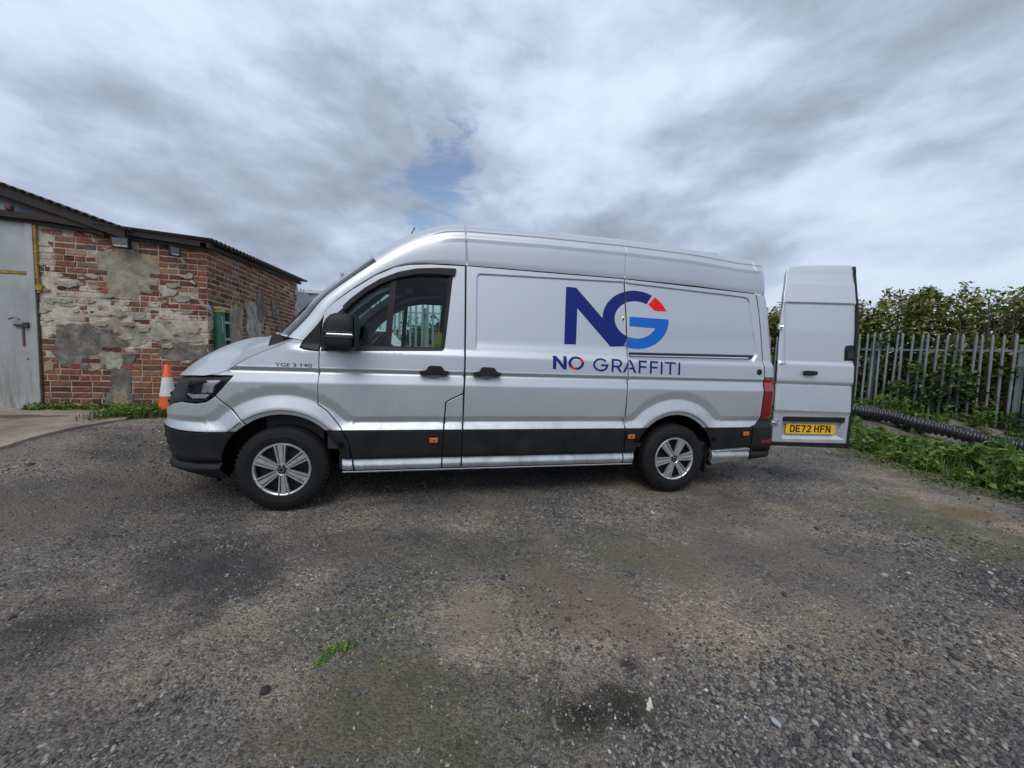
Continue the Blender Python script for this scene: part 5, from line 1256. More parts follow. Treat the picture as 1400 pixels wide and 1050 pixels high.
    for r_ in range(32):       # side wall, nearest bricks first
        z = z0 + r_ * PIT; hd = r_ % 4 == 2; L = .103 if hd else .214; y = WY_ + .004 + (.110 if not (r_ % 2) and not hd else 0)
        if not (r_ % 2) and not hd: emit('s', WY_ + .056, z, .098, 0)
        while y + L < 5.34:
            if y > WY_ + .02 or True: emit('s', y + L / 2, z, L, 0)
            y += L + .011
            L = .103 if hd or rr.random() < .10 else .214
    if far.v:
        fo = far.build('brick', bmf); fo['kind'] = 'stuff'; ch(fo, ws)
    # roofs
    dark = simple('weathered_timber', (.030, .022, .019), .85, var=.4, scale=8, bumps=.3); tin = simple('corrugated_sheet', (.060, .050, .048), .6, .3, var=.4, scale=5)
    def corr(name, fn, u0, u1, v0, v1, pitch, amp, nv=2, thick=.006):
        n = int((u1 - u0) / pitch * 8); V = []
        for i in range(n + 1):
            u = u0 + (u1 - u0) * i / n; h = amp * math.cos(2 * math.pi * u / pitch)
            for k in range(nv + 1):
                v = v0 + (v1 - v0) * k / nv; p = fn(u, v); V += [(p[0], p[1], p[2] + h), (p[0], p[1], p[2] + h - thick)]
        m = (nv + 1) * 2; F = []
        for i in range(n):
            for k in range(nv):
                a = i * m + 2 * k; F += [(a, a + m, a + m + 2, a + 2), (a + 1, a + 3, a + m + 3, a + m + 1)]
            a = i * m; F += [(a, a + 1, a + m + 1, a + m)]; a = i * m + 2 * nv; F += [(a, a + m, a + m + 1, a + 1)]
        for i in (0, n):
            for k in range(nv): a = i * m + 2 * k; F.append((a, a + 2, a + 3, a + 1))
        return MB().add(V, F).build(name, tin, None, True)
    rA = lambda u, v: (u, v, 3.262 + (-4.03 - u) * .325)
    ra = corr('roof_sheet', rA, -6.2, -2.62, 1.56, 6.2, .088, .012); ch(ra)
    rB = lambda u, v: (v, u, 2.775 + .052 * (u - 1.6) + (-(v + 1.7)) * .055)
    rb = corr('roof_sheet', rB, 1.58, 5.62, -3.05, -1.70, .112, .021); ch(rb)
    fb = MB()
    def board(pts, h, y0, y1):
        m = MB(); v = []
        for x, z in pts: v += [(x, y0, z), (x, y0, z - h), (x, y1, z - h), (x, y1, z)]
        n = len(pts); m.add(v, [(4 * i + a, 4 * i + 4 + a, 4 * i + 4 + (a + 1) % 4, 4 * i + (a + 1) % 4) for i in range(n - 1) for a in range(4)] + [(0, 1, 2, 3), (4 * n - 1, 4 * n - 2, 4 * n - 3, 4 * n - 4)]); return m
    ch(board([(-6.2, 3.93), (-4.03, 3.24), (-2.70, 2.81)], .12, 1.60, 1.64).build('barge_board', dark))
    ch(board([(-6.2, 3.80), (-4.03, 3.105), (-2.95, 2.76)], .05, 1.64, 1.70).build('barge_board', dark))
    ch(board([(-5.2, 2.965), (-3.5, 2.905), (-2.77, 2.83), (-1.76, 2.745)], .075, 1.62, 1.71).build('fascia_board', dark))
    ch(board([(-5.2, 2.888), (-3.74, 2.84), (-3.6, 2.825), (-2.77, 2.75), (-1.83, 2.672)], .035, 1.66, 1.73).build('fascia_board', dark))
    eb = MB(); eb.add([(WX + .05, 1.62, 2.735), (WX + .05, 5.5, 2.94), (WX + .05, 5.5, 2.885), (WX + .05, 1.62, 2.675), (WX - .02, 1.62, 2.735), (WX - .02, 5.5, 2.94), (WX - .02, 5.5, 2.885), (WX - .02, 1.62, 2.675)], [(3, 2, 1, 0), (4, 5, 6, 7), (0, 1, 5, 4), (3, 7, 6, 2), (0, 4, 7, 3), (1, 2, 6, 5)])
    ch(eb.build('fascia_board', dark))
    bf = simple('blue_grey_steel', (.20, .245, .29), .45, .2, var=.14, scale=3)
    ch(MB().add([(-6.2, 1.71, 2.9), (-3.3, 1.71, 2.86), (-4.03, 1.71, 3.14), (-6.2, 1.71, 3.8)], [(0, 1, 2, 3)]).build('gable_sheet', bf))
    ch(MB().box((-4.0 + .08, 1.60, 2.92), (-3.86, 1.66, 2.985), bev=.012).build('roof_bolt', simple('rust', (.11, .055, .035), .9, var=.3)))
    ch(MB().add([(-9.2, 1.711, 2.9), (-6.19, 1.711, 2.9), (-6.19, 1.711, 3.86), (-9.2, 1.711, 2.95)], [(0, 1, 2, 3)]).build('gable_sheet', bf)); ch(MB().box((-9.2, 1.73, .2), (-5.62, 1.80, 2.93)).build('wall_sheet', bf)); ch(MB().box((-9.2, 1.80, .2), (-9.1, 6.1, 2.93)).build('wall_sheet', bf))
    rC = lambda u, v: (u, v, 3.965 - (-6.2 - u) * .325); ch(corr('roof_sheet', rC, -9.5, -6.21, 1.56, 6.2, .088, .012))
    # metal door
    def door_mat():
        m, nt, b = nodes_of('door_steel'); n = tex_noise(nt, 2.2, 6, .65, 'Object'); st = tex_noise(nt, 5, 6, .7, 'Object', (1.6, 1, .25))
        c = ramp(nt, n.outputs[0], [(.3, (.29, .305, .305)), (.7, (.42, .435, .435))])
        sep = nt.nodes.new('ShaderNodeSeparateXYZ'); tc = nt.nodes.new('ShaderNodeTexCoord'); nt.links.new(tc.outputs['Object'], sep.inputs[0])
        k = nt.nodes.new('ShaderNodeMath'); k.operation = 'MULTIPLY'; nt.links.new(rng_map(nt, sep.outputs[2], 1.0, .1, .12, .95), k.inputs[0]); nt.links.new(rng_map(nt, st.outputs[0], .42, .66), k.inputs[1])
        c2 = mixc(nt, k.outputs[0], c.outputs[0], (.15, .115, .06)); nt.links.new(c2, b.inputs['Base Color']); setp(b, Roughness=.55, Metallic=.15); bump_n(nt, b, n.outputs[0], .25, .02); return m
    dm = door_mat(); ochre = simple('rusty_yellow', (.33, .19, .045), .85, var=.45, scale=12, bumps=.3)
    d1 = ch(MB().box((-5.6, 1.700, 2.205), (-3.812, 1.72, 2.86), bev=.004).build('door_panel', dm)); d2 = ch(MB().box((-5.6, 1.700, .43), (-3.812, 1.72, 2.165), bev=.004).build('door', dm))
    ch(MB().box((-5.6, 1.692, 2.168), (-3.805, 1.72, 2.202), bev=.004).build('door_rail', ochre)); ch(MB().box((-3.806, 1.685, .44), (-3.728, 1.73, 2.86), bev=.006).build('door_post', dm))
    ch(MB().box((-5.6, 1.72, .40), (-3.75, 1.76, 2.9)).build('door_backing', MT['gap']))
    hs = MB().box((-3.955, 1.67, 1.515), (-3.84, 1.70, 1.545), bev=.004).box((-3.86, 1.66, 1.50), (-3.80, 1.705, 1.57), bev=.008).tube([(-3.99, 1.665, 1.60), (-3.93, 1.66, 1.625), (-3.88, 1.66, 1.60)], .008, 6); ch(hs.build('padlock', simple('lock_steel', (.06, .062, .065), .4, .6)))
    ch(MB().box((-3.885, 1.69, 1.27), (-3.865, 1.70, 1.51)).build('rust_streak', simple('rust', (.11, .055, .035), .9, var=.3)))
    ch(MB().box((-3.852, 1.694, 1.10), (-3.838, 1.70, 1.114)).build('keyhole', MT['ink']))
    yl = MB(); yl.tube([(-3.712, 1.705, 2.85), (-3.705, 1.70, 2.55), (-3.712, 1.705, 2.25), (-3.698, 1.70, 2.05), (-3.700, 1.705, 1.95)], .017, 7)
    for z in (2.75, 2.6, 2.45, 2.3, 2.12): yl.box((-3.735, 1.685, z), (-3.69, 1.72, z + .018), bev=.004)
    yl.box((-3.725, 1.68, 1.98), (-3.655, 1.72, 2.05), bev=.006); ch(yl.build('foam_strip', ochre)); ch(MB().box((-3.722, 1.70, .46), (-3.712, 1.725, 1.97)).build('foam_strip', simple('dark_rust', (.06, .038, .022), .9, var=.4)))
    return sh
shed = build_shed()
def floodlight(x, z, w, h, yaw, label):
    t = empty('floodlight', (x, 1.60, z)); prop(t, label, 'lamp', 'floodlights under the fascia of the outbuilding')
    Mx = Matrix.Rotation(yaw, 4, 'Z') @ Matrix.Rotation(R(6), 4, 'X')
    MB().box((-w / 2, -.035, -h / 2), (w / 2, .02, h / 2), Mx, .006).build('housing', MT['clad'], t, auto=30)
    MB().box((-w / 2 + .014, -.038, -h / 2 + .014), (w / 2 - .014, -.0352, h / 2 - .014), Mx).build('lens', simple('lamp_glass', (.10, .105, .105), .15, var=.2, coat=.5), t)
    MB().box((-w / 2 + .03, -.0392, -h / 2 + .022), (w / 2 - .022, -.0382, -h / 2 + .036), Mx).build('reflector', MT['chrome'], t)
    MB().tube([(-w / 2 - .006, 0, 0), (-w / 2 - .006, .02, h / 2 + .02), (w / 2 + .006, .02, h / 2 + .02), (w / 2 + .006, 0, 0)], .005, 5).tube([(0, .02, h / 2 + .02), (-.02, .06, h / 2 + .04), (-.05, .05, h / 2 + .08)], .006, 5).build('bracket', MT['clad'], t)
    return t
floodlight(-2.735, 2.635, .185, .135, R(4), 'wide black floodlight above the beige patch of render')
floodlight(-2.155, 2.580, .115, .130, R(35), 'small square floodlight nearest the corner of the brick wall')
# traffic cone
def cone():
    x, y = -2.115, 1.32; z = gz(x, y) + .02; t = empty('traffic_cone', (x, y, z)); prop(t, 'orange traffic cone with a white sleeve beside the front bumper', 'cone')
    org = simple('cone_orange', (.72, .105, .018), .5, var=.12, scale=12); wh = simple('cone_sleeve', (.58, .61, .62), .45, var=.1, scale=12)
    X90 = Matrix.Rotation(R(90), 4, 'X')     # lathe axis y -> z
    rad = lambda h: .108 - .082 * h / .62
    body = MB().lathe([(rad(.0), .0), (rad(.215), .215), (rad(.62) + .003, .615), (rad(.62) - .004, .622), (rad(.62) - .012, .60)], 32, X90).build('cone_body', org, t, auto=40)
    MB().lathe([(rad(.215), .214), (rad(.215) + .004, .217), (rad(.455) + .004, .452), (rad(.455), .455)], 32, X90).build('sleeve', wh, t, auto=40)
    MB().box((-.19, -.19, -.035), (.19, .19, .0), None, .015).build('base', MT['rubber'], t, auto=40)
    MB().box((-.10, -.10, -.04 - .06), (.10, .10, -.035)).build('foot', MT['rubber'], t)
cone()
# stepladder leaning on the side wall
def ladder():
    t = empty('stepladder', (-1.75, 2.00, gz(-1.7, 1.84))); prop(t, 'green stepladder with pale treads leaning against the brick side wall', 'ladder')
    gr = simple('ladder_green', (.010, .105, .060), .5, var=.25, scale=10); tr = simple('ladder_tread', (.36, .36, .33), .6, var=.2); yc = simple('ladder_cap', (.42, .34, .12), .8, var=.25, scale=15)
    Mx = Matrix.Rotation(R(-2), 4, 'Y')
    MB().box((-.06, -.145, .0), (.03, -.025, 1.50), Mx, .008).build('stile', gr, t, auto=30); MB().box((-.05, -.025, .0), (.034, -.017, 1.46), Mx, .003).build('stile', tr, t)
    MB().box((-.06, .125, .0), (.03, .137, 1.47), Mx, .004).build('stile', gr, t, auto=30)
    for k in range(6): MB().box((-.05, -.018, .075 + .245 * k), (.03, .125, .110 + .245 * k), Mx, .004).build('tread', tr, t)
    MB().box((-.085, -.02, .02), (-.075, .13, 1.46), Mx).build('back_web', simple('ladder_back', (.006, .020, .014), .7), t)
    cp = MB(); cp.box((-.10, -.165, 1.49), (.055, .155, 1.53), Mx, .014).box((-.06, -.15, 1.45), (.058, -.04, 1.50), Mx, .01); cp.build('top_cap', yc, t, auto=30)
    MB().box((.031, -.10, 1.16), (.033, -.075, 1.40), Mx).build('maker_plate', tr, t); MB().box((.031, -.11, .83), (.033, -.07, .89), Mx).build('maker_plate', tr, t)
ladder()

# ------------------------------------------------------------------ fences
galv = simple('galvanised_steel', (.27, .305, .305), .45, .45, var=.22, scale=3)
galv2 = simple('galvanised_steel_far', (.30, .34, .34), .5, .35, var=.15, scale=3)
def pale_mesh(h, w, mat):
    """folded strip pale with a pointed head"""
    prof = [(-w / 2, .012), (-w / 2 + .008, 0), (-w * .16, -.010), (0, -.022), (w * .16, -.010), (w / 2 - .008, 0), (w / 2, .012)]
    V = []
    for x, y in prof: V.append((x, y, 0))
    for x, y in prof: V.append((x, y, h - .09 - .0 * abs(x)))
    for x, y in prof: V.append((x * .25, y * .6, h - .006 if abs(x) > .001 else h))
    n = len(prof); F = [(i, i + 1, n + i + 1, n + i) for i in range(n - 1)] + [(n + i, n + i + 1, 2 * n + i + 1, 2 * n + i) for i in range(n - 1)]
    V2 = [(x, y + .003, z) for x, y, z in V]; m = len(V); F2 = [tuple(i + m for i in f)[::-1] for f in F]
    me = mesh('pale', V + V2, F + F2, mat); return me
def palisade(name, pts, h, label, mat, spacing=.158, w=.058, post_at=(), grp=None, zf=None, gap_fn=None):
    """pts: plan line; children: pale, rail, post"""
    t = empty(name, (pts[0][0], pts[0][1], 0)); prop(t, label, 'fence', grp); me = pale_mesh(h, w, mat)
    O = Vector((pts[0][0], pts[0][1], 0)); rr = random.Random(5)
    for a, b in zip(pts, pts[1:]):
        A, B = Vector((a[0], a[1], 0)), Vector((b[0], b[1], 0)); d = (B - A); L = d.length; d.normalize(); ang = math.atan2(d.y, d.x); n = int(L / spacing)
        for i in range(n):
            p = A + d * (i + .5) * spacing; z = zf(p.x, p.y)
            o = link('pale', me, t); o.location = (p.x - O.x, p.y - O.y, z); o.rotation_euler = (rr.gauss(0, .008), rr.gauss(0, .010), ang + rr.gauss(0, .06)); o.location.z += rr.gauss(0, .012)
        nx = Vector((-d.y, d.x, 0))
        for k in (.30, h - .42):
            q = [A + nx * .035, B + nx * .035]; rl = MB(); za, zb = zf(*q[0][:2]), zf(*q[1][:2])
            v = []
            for p, z in ((q[0], za), (q[1], zb)):
                for oy, oz in ((0, 0), (0, .05), (.04, .05), (.04, .044), (.006, .044), (.006, 0)): v.append(tuple(p + nx * oy - O + Vector((0, 0, z + k + oz))))
            rl.add(v, [(i, (i + 1) % 6, (i + 1) % 6 + 6, i + 6) for i in range(6)]).build('rail', mat, t)
        npst = max(2, int(round(L / 2.75)) + 1)
        for i in range(npst):
            p = A + d * (L * i / (npst - 1)) + nx * .10; z = zf(p.x, p.y); Mx = Matrix.Translation(p - O) @ Matrix.Rotation(ang, 4, 'Z')
            MB().box((-.05, -.004, z), (.05, .004, z + h - .25), Mx).box((-.05, -.05, z), (-.044, .05, z + h - .25), Mx).box((.044, -.05, z), (.05, .05, z + h - .25), Mx).build('post', mat, t)
    return t
FB0, FBd = Vector((13.65, 4.17, 0)), Vector((.21, -.977, 0)).normalized()
fb = lambda s: tuple((FB0 + FBd * s)[:2])
zB = lambda x, y: .03 - .055 * max(0, (4.2 - y))
palisade('palisade_fence', [fb(-5.2), fb(2.72)], 2.40, 'galvanised palisade fence tangled with brambles behind the open rear door', galv, zf=zB)
palisade('palisade_fence', [fb(2.86), fb(8.3)], 2.40, 'end bay of galvanised palisade beyond the double post at the right edge', galv, zf=zB)
zA = lambda x, y: .27
palisade('palisade_fence', [(-1.98, 5.62), (-2.06, 6.95), (7.2, 4.95)], 2.60, 'pale green-grey palisade fence seen through the cab windows', galv2, zf=zA)

# ------------------------------------------------------------------ leaves
def leaf_mat(name, stops, trans=.25):
    m = bpy.data.materials.new(name); m.use_nodes = True; nt = m.node_tree; b = nt.nodes['Principled BSDF']; out = nt.nodes['Material Output']
    g = nt.nodes.new('ShaderNodeNewGeometry'); c = ramp(nt, g.outputs['Random Per Island'], stops); n = tex_noise(nt, 1.1, 3, .5, 'World')
    c2 = mixc(nt, 1.0, c.outputs[0], ramp(nt, n.outputs[0], [(.35, (.72, .78, .7)), (.65, (1.25, 1.15, 1.1))]).outputs[0], 'MULTIPLY')
    nt.links.new(c2, b.inputs['Base Color']); setp(b, Roughness=.5, Specular_IOR_Level=.4)
    t = nt.nodes.new('ShaderNodeBsdfTranslucent'); nt.links.new(c2, t.inputs[0]); mx = nt.nodes.new('ShaderNodeMixShader'); mx.inputs[0].default_value = trans
    nt.links.new(b.outputs[0], mx.inputs[1]); nt.links.new(t.outputs[0], mx.inputs[2]); nt.links.new(mx.outputs[0], out.inputs[0]); return m
LM = {'hedge': leaf_mat('hedge_leaf', [(0, (.035, .055, .012)), (.4, (.09, .13, .028)), (.6, (.27, .32, .065)), (.82, (.42, .44, .13)), (.93, (.55, .52, .32)), (1, (.22, .15, .07))], .35),
      'weed': leaf_mat('weed_leaf', [(0, (.035, .080, .012)), (.4, (.085, .175, .025)), (.75, (.15, .26, .040)), (1, (.25, .35, .075))], .3),
      'dock': leaf_mat('dock_leaf', [(0, (.05, .11, .02)), (.5, (.09, .18, .03)), (1, (.16, .26, .06))], .3),
      'ivy': leaf_mat('ivy_leaf', [(0, (.03, .06, .014)), (.5, (.075, .13, .03)), (1, (.17, .23, .07))]),
      'far': leaf_mat('far_leaf', [(0, (.020, .040, .015)), (.6, (.04, .07, .025)), (1, (.07, .10, .04))]),
      'grass': leaf_mat('grass_blade', [(0, (.05, .11, .02)), (.5, (.09, .17, .03)), (.85, (.15, .21, .06)), (1, (.28, .25, .12))], .3),
      'moss': leaf_mat('moss', [(0, (.06, .08, .02)), (1, (.12, .15, .04))], .1)}
def leaves(name, P, size, mat, up=.45, aspect=.55, droop=.25):
    """pointed oval leaves folded along the midrib: 6 vertices, 4 triangles each"""
    n = len(P)
    N = rng.normal(0, 1, (n, 3)); N[:, 2] = np.abs(N[:, 2]) + up * 2; N /= np.linalg.norm(N, axis=1)[:, None]
    T = rng.normal(0, 1, (n, 3)); T -= (T * N).sum(1)[:, None] * N; T /= np.linalg.norm(T, axis=1)[:, None]; B = np.cross(N, T)
    s = size[:, None]; w = aspect * s
    base = P - T * s * .5; tip = P + T * s * .5 - N * s * droop * .5
    l1 = P - T * s * .12 + B * w * .5 + N * s * .10; r1 = P - T * s * .12 - B * w * .5 + N * s * .10; mid = P + T * s * .05
    V = np.stack([base, l1, tip, r1, mid], 1).reshape(-1, 3)
    F = np.array([(0, 4, 1), (1, 4, 2), (0, 3, 4), (4, 3, 2)]); F = (F[None] + (np.arange(n) * 5)[:, None, None]).reshape(-1, 3)
    return link(name, np_mesh(name, V, F, mat))
def blades(name, P, hgt, mat, lean=.35, w=.006):
    n = len(P); a = rng.uniform(0, 2 * np.pi, n); D_ = np.stack([np.cos(a), np.sin(a), np.zeros(n)], 1); Q = np.stack([-np.sin(a), np.cos(a), np.zeros(n)], 1)
    h = hgt[:, None]; l = rng.uniform(.1, 1, n)[:, None] * lean * h; Z = np.array([0, 0, 1.])
    V = np.stack([P - Q * w, P + Q * w, P + D_ * l * .35 + Z * h * .6 + Q * w * .7, P + D_ * l * .35 + Z * h * .6 - Q * w * .7, P + D_ * l + Z * h], 1).reshape(-1, 3)
    F = np.array([(0, 1, 2), (0, 2, 3), (3, 2, 4)]); F = (F[None] + (np.arange(n) * 5)[:, None, None]).reshape(-1, 3)
    return link(name, np_mesh(name, V, F, mat))
def clumps(n, centres, rad, N=None):
    k = rng.integers(0, len(centres), n); c = centres[k]; r_ = rad[k][:, None]
    d = rng.normal(0, 1, (n, 3)); d /= np.linalg.norm(d, axis=1)[:, None]; return c + d * r_ * rng.uniform(.45, 1, n)[:, None] ** .5
NB_ = Vector((.977, .21, 0))
def hedge():
    t = empty('hedge', (FB0.x + .8, FB0.y, 0)); prop(t, 'tall overgrown hedge of brambles and willow behind the palisade fence', 'hedge')
    O = np.array([FB0.x + .8, FB0.y, 0]); C_, Rd = [], []
    for i in range(1250):
        s = random.uniform(-11, 7.5); e = random.random(); dd = .35 + 1.9 * random.random()
        top = 3.55 + .30 * fbm(s, 1., .8, 4) + .30 * math.sin(s * 1.7) * .3
        z = .15 + (top - .35) * random.random()
        p = FB0 + FBd * s + NB_ * (dd * (.45 + .55 * min(1, (top - z) / 1.5 + .35))); C_.append((p.x, p.y, z)); Rd.append(random.uniform(.22, .46))
    C_ = np.array(C_); Rd = np.array(Rd); P_ = clumps(98000, C_, Rd)
    keep = (P_[:, 2] > .05); P_ = P_[keep]; lf = leaves('foliage', P_ - O, rng.uniform(.09, .18, len(P_)), LM['hedge'], up=.2, aspect=.5); lf.parent = t
    C2, R2 = [], []
    for i in range(420):
        s = random.uniform(-10, 7.5); p = FB0 + FBd * s + NB_ * random.uniform(1.5, 2.6); C2.append((p.x, p.y, random.uniform(.1, 2.95))); R2.append(random.uniform(.3, .5))
    P2 = clumps(26000, np.array(C2), np.array(R2)); lf = leaves('foliage', P2 - O, rng.uniform(.13, .22, len(P2)), LM['hedge'], up=.1, aspect=.6); lf.parent = t
    # sprays standing clear of the top
    sp = []; stm = MB()
    for i in range(120):
        s = random.uniform(-9, 7.2); dd = random.uniform(.4, 1.8); p = FB0 + FBd * s + NB_ * dd; z0 = 3.2 + .25 * fbm(s, 1., .8, 4); h = random.uniform(.2, .6); lx, ly = random.uniform(-.25, .25), random.uniform(-.25, .25)
        pts = [(p.x + lx * k * k - O[0], p.y + ly * k * k - O[1], z0 + h * k) for k in (0, .35, .7, 1)]
        stm.tube(pts, .008, 3, False)
        for k in range(26):
            q = random.random() ** .8; sp.append((p.x + lx * q * q + random.gauss(0, .05), p.y + ly * q * q + random.gauss(0, .05), z0 + h * q + random.gauss(0, .03)))
    sp = np.array(sp) - O; leaves('foliage', sp, rng.uniform(.08, .15, len(sp)), LM['hedge'], up=.25, aspect=.45).parent = t
    for i in range(150):
        s = random.uniform(-9, 7.2); dd = random.uniform(.35, 1.6); p = FB0 + FBd * s + NB_ * dd; x, y = p.x - O[0], p.y - O[1]
        stm.tube([(x, y, 0), (x + random.gauss(0, .1), y + random.gauss(0, .1), 1.4), (x + random.gauss(0, .3), y + random.gauss(0, .3), random.uniform(2.4, 3.5))], .012, 4, False)
    stm.build('stems', simple('bark', (.10, .075, .05), .9, var=.3), t)
hedge()
# brambles coming through the pales
C_ = []
for i in range(110):
    s = random.uniform(-4.6, 6) if i % 3 else random.gauss(1.6, .6); p = FB0 + FBd * s - NB_ * random.uniform(.02, .16); C_.append((p.x, p.y, min(2.5, abs(random.gauss(.35, .75)) + .05)))
C_ = np.array(C_); Rd = rng.uniform(.10, .26, len(C_)); P_ = clumps(3900, C_, Rd)
prop(leaves('bramble_growth', P_, rng.uniform(.08, .16, len(P_)), LM['ivy'], up=.2), kind='stuff')
PIPE_PTS = [(9.75, 3.35, .54), (10.2, 2.74, .48), (10.56, 2.25, .42), (11.02, 1.93, .35), (11.27, 1.56, .25), (11.60, 1.27, .16), (11.80, 1.0, .08), (11.98, .70, .02), (12.12, .38, -.02), (12.28, -.02, -.05), (12.4, -.6, -.06)]
# weeds and grass between the gravel and the fence
belt = [(8.25, .62), (7.98, .15), (7.75, -.35), (7.62, -.86), (7.45, -1.33), (7.42, -1.9), (7.3, -3.4), (15.2, -3.4), (14.6, 1.0), (13.75, 4.2), (12.6, 9), (9.6, 9), (8.75, 3)]
def in_belt(n, fr=1.0):
    out = []
    while len(out) < n:
        x = random.uniform(7.2, 15.2) if random.random() > .55 else random.uniform(7.2, 10.0); y = random.uniform(-3.4, 9)
        if sdist_pt(belt, x, y): out.append((x, y))
    return np.array(out)
def edge_d(Q): return sdist([p for p in belt], Q)
hc = in_belt(1150); dE = edge_d(hc)
hgt = np.clip(.04 + dE * .30, .04, np.where(hc[:, 1] < -.2, .34, .24)) * np.array([(.35 + 1.0 * random.random()) * (1 + .6 * fbm(p[0], p[1], 1.3, 3)) for p in hc])
pd_ = np.array([min(math.hypot(a - q[0] + .55, b - q[1] + .45) for q in PIPE_PTS) for a, b in hc]); dc_ = np.hypot(hc[:, 0] - CAM[0], hc[:, 1] - CAM[1]); hgt = np.minimum(hgt * np.where(pd_ < .6, .5, 1.0), np.maximum(.02, 1.33 * (1 - dc_ / 12.4) - .20))
GZ = np.array([gz(a, b) for a, b in hc]); C_ = np.stack([hc[:, 0], hc[:, 1], hgt * .75], 1); Rd = .055 + hgt * .5; P_ = clumps(44000, C_, Rd); P_[:, 2] = np.abs(P_[:, 2]) + .01 + np.array([gz(a, b) for a, b in P_[:, :2]])
P_ = P_[edge_d(P_[:, :2]) > -.10]
big = in_belt(130); kd = edge_d(big); big = big[(kd > .15) & ((np.hypot(big[:, 0] - CAM[0], big[:, 1] - CAM[1]) < 8.6) | (big[:, 0] > 12.9))]; bc = np.column_stack([big, .10 + rng.uniform(.0, .26, len(big)) + np.array([gz(a, b) for a, b in big])]); pb_ = clumps(2300, bc, rng.uniform(.10, .22, len(big)))
prop(leaves('dock_and_nettle_tops', pb_, rng.uniform(.08, .15, len(pb_)), LM['dock'], up=.5, aspect=.5), kind='stuff')
prop(leaves('nettles_and_weeds', P_, rng.uniform(.055, .15, len(P_)), LM['weed'], up=.45, aspect=.44), kind='stuff')
gp = in_belt(9000); gp = gp[(edge_d(gp) < 1.3)]; P_ = np.column_stack([gp, np.array([gz(a, b) for a, b in gp])])
prop(blades('rough_grass', P_, rng.uniform(.08, .36, len(P_)), LM['grass'], .55), kind='stuff')
q = rng.normal(0, .28, (2600, 1)) ; e_ = []
for i in range(2600):
    k = random.randrange(0, 6); a, b = belt[k], belt[k + 1]; u_ = random.random(); x = a[0] + (b[0] - a[0]) * u_ + random.gauss(-.12, .16); y = b[1] * u_ + a[1] * (1 - u_) + random.gauss(0, .1); e_.append((x, y, gz(x, y)))
e_ = np.array(e_); prop(leaves('edge_clover', e_ + np.array([0, 0, .012]), rng.uniform(.018, .045, len(e_)), LM['moss'], up=.9, aspect=.8), kind='stuff')
# corrugated land-drain pipe
def pipe():
    pts = PIPE_PTS
    fine = []
    for i in range(len(pts) - 1):
        p0 = Vector(pts[max(0, i - 1)]); p1 = Vector(pts[i]); p2 = Vector(pts[i + 1]); p3 = Vector(pts[min(len(pts) - 1, i + 2)])
        k = max(2, int((p2 - p1).length / .0125))
        for j in range(k):
            f_ = j / k; fine.append(.5 * (2 * p1 + (p2 - p0) * f_ + (2 * p0 - 5 * p1 + 4 * p2 - p3) * f_ ** 2 + (3 * p1 - p0 - 3 * p2 + p3) * f_ ** 3))
    L = 0; rad = []; P3 = []
    for i, p in enumerate(fine):
        if i: L += (p - fine[i - 1]).length
        rad.append(.128 + .018 * max(-1, min(1, 1.8 * math.sin(2 * math.pi * L / .098)))); P3.append(tuple(p))
    o = MB().tube(P3, .15, 20, True, rad).build('corrugated_pipe', simple('black_pipe', (.020, .023, .028), .30, var=.2, coat=.3), None, True); prop(o, 'long black corrugated drain pipe lying along the foot of the fence', 'pipe')
pipe()
# left side: weeds at the foot of the brick wall and by the cone
def weeds_at(name, spots, n, size, spread, hh, mat='weed'):
    C_ = np.array([(x, y, gz(x, y) + hh * .4) for x, y in spots]); P_ = clumps(n, C_, np.full(len(C_), spread)); P_[:, 2] = np.maximum(P_[:, 2], np.array([gz(a, b) for a, b in P_[:, :2]]) + .012 + rng.uniform(0, hh, len(P_)) * .6)
    P_[:, 1] = np.minimum(P_[:, 1], 1.68); return prop(leaves(name, P_, rng.uniform(*size, len(P_)), LM[mat], up=.7, aspect=.6), kind='stuff')
sp = [(-3.8 + i * .085 + random.gauss(0, .03), 1.62 - abs(random.gauss(0, .04))) for i in range(25) if random.random() < .9]
weeds_at('wall_foot_weeds', sp, 1700, (.025, .06), .085, .07)
sp = [(random.uniform(-2.62, -1.95), random.uniform(1.05, 1.62)) for _ in range(44)] + [(-2.42 + random.gauss(0, .06), .95 + random.gauss(0, .1)) for _ in range(8)] + [(random.uniform(-1.9, -1.4), random.uniform(1.0, 1.6)) for _ in range(14)]
weeds_at('verge_weeds', sp, 2600, (.025, .06), .09, .10)
gl = np.array([(x + random.gauss(0, .08), y + random.gauss(0, .08)) for x, y in sp for _ in range(60)]); P_ = np.column_stack([gl, [gz(a, b) for a, b in gl]])
prop(blades('verge_grass', P_, rng.uniform(.03, .13, len(P_)), LM['grass'], w=.0035), kind='stuff')
# seedlings in the gravel, each a plant of its own
def seedling(x, y, s, n, label, sz=.012):
    t = empty('weed_plant', (x, y, gzn(x, y))); prop(t, label, 'plant')
    P_ = np.array([(random.gauss(0, s), random.gauss(0, s * .55), abs(random.gauss(.008, .006))) for _ in range(n)]); leaves('leaves', P_, rng.uniform(sz, sz * 1.9, n), LM['weed'], up=.9, aspect=.7).parent = t
seedling(.79, -2.60, .042, 80, 'small bright green weed in the gravel, larger of the pair', .016)
seedling(.715, -2.665, .014, 16, 'tiny green weed just left of the larger gravel weed', .015)
seedling(1.02, -2.42, .022, 18, 'sparse weed seedlings on bare mud behind the larger weed')
seedling(1.00, -2.73, .016, 10, 'tiny seedling in the mud in front of the bare patch', .009)
seedling(1.55, -2.33, .030, 16, 'thin green seedling at the edge of the bare mud patch', .009)

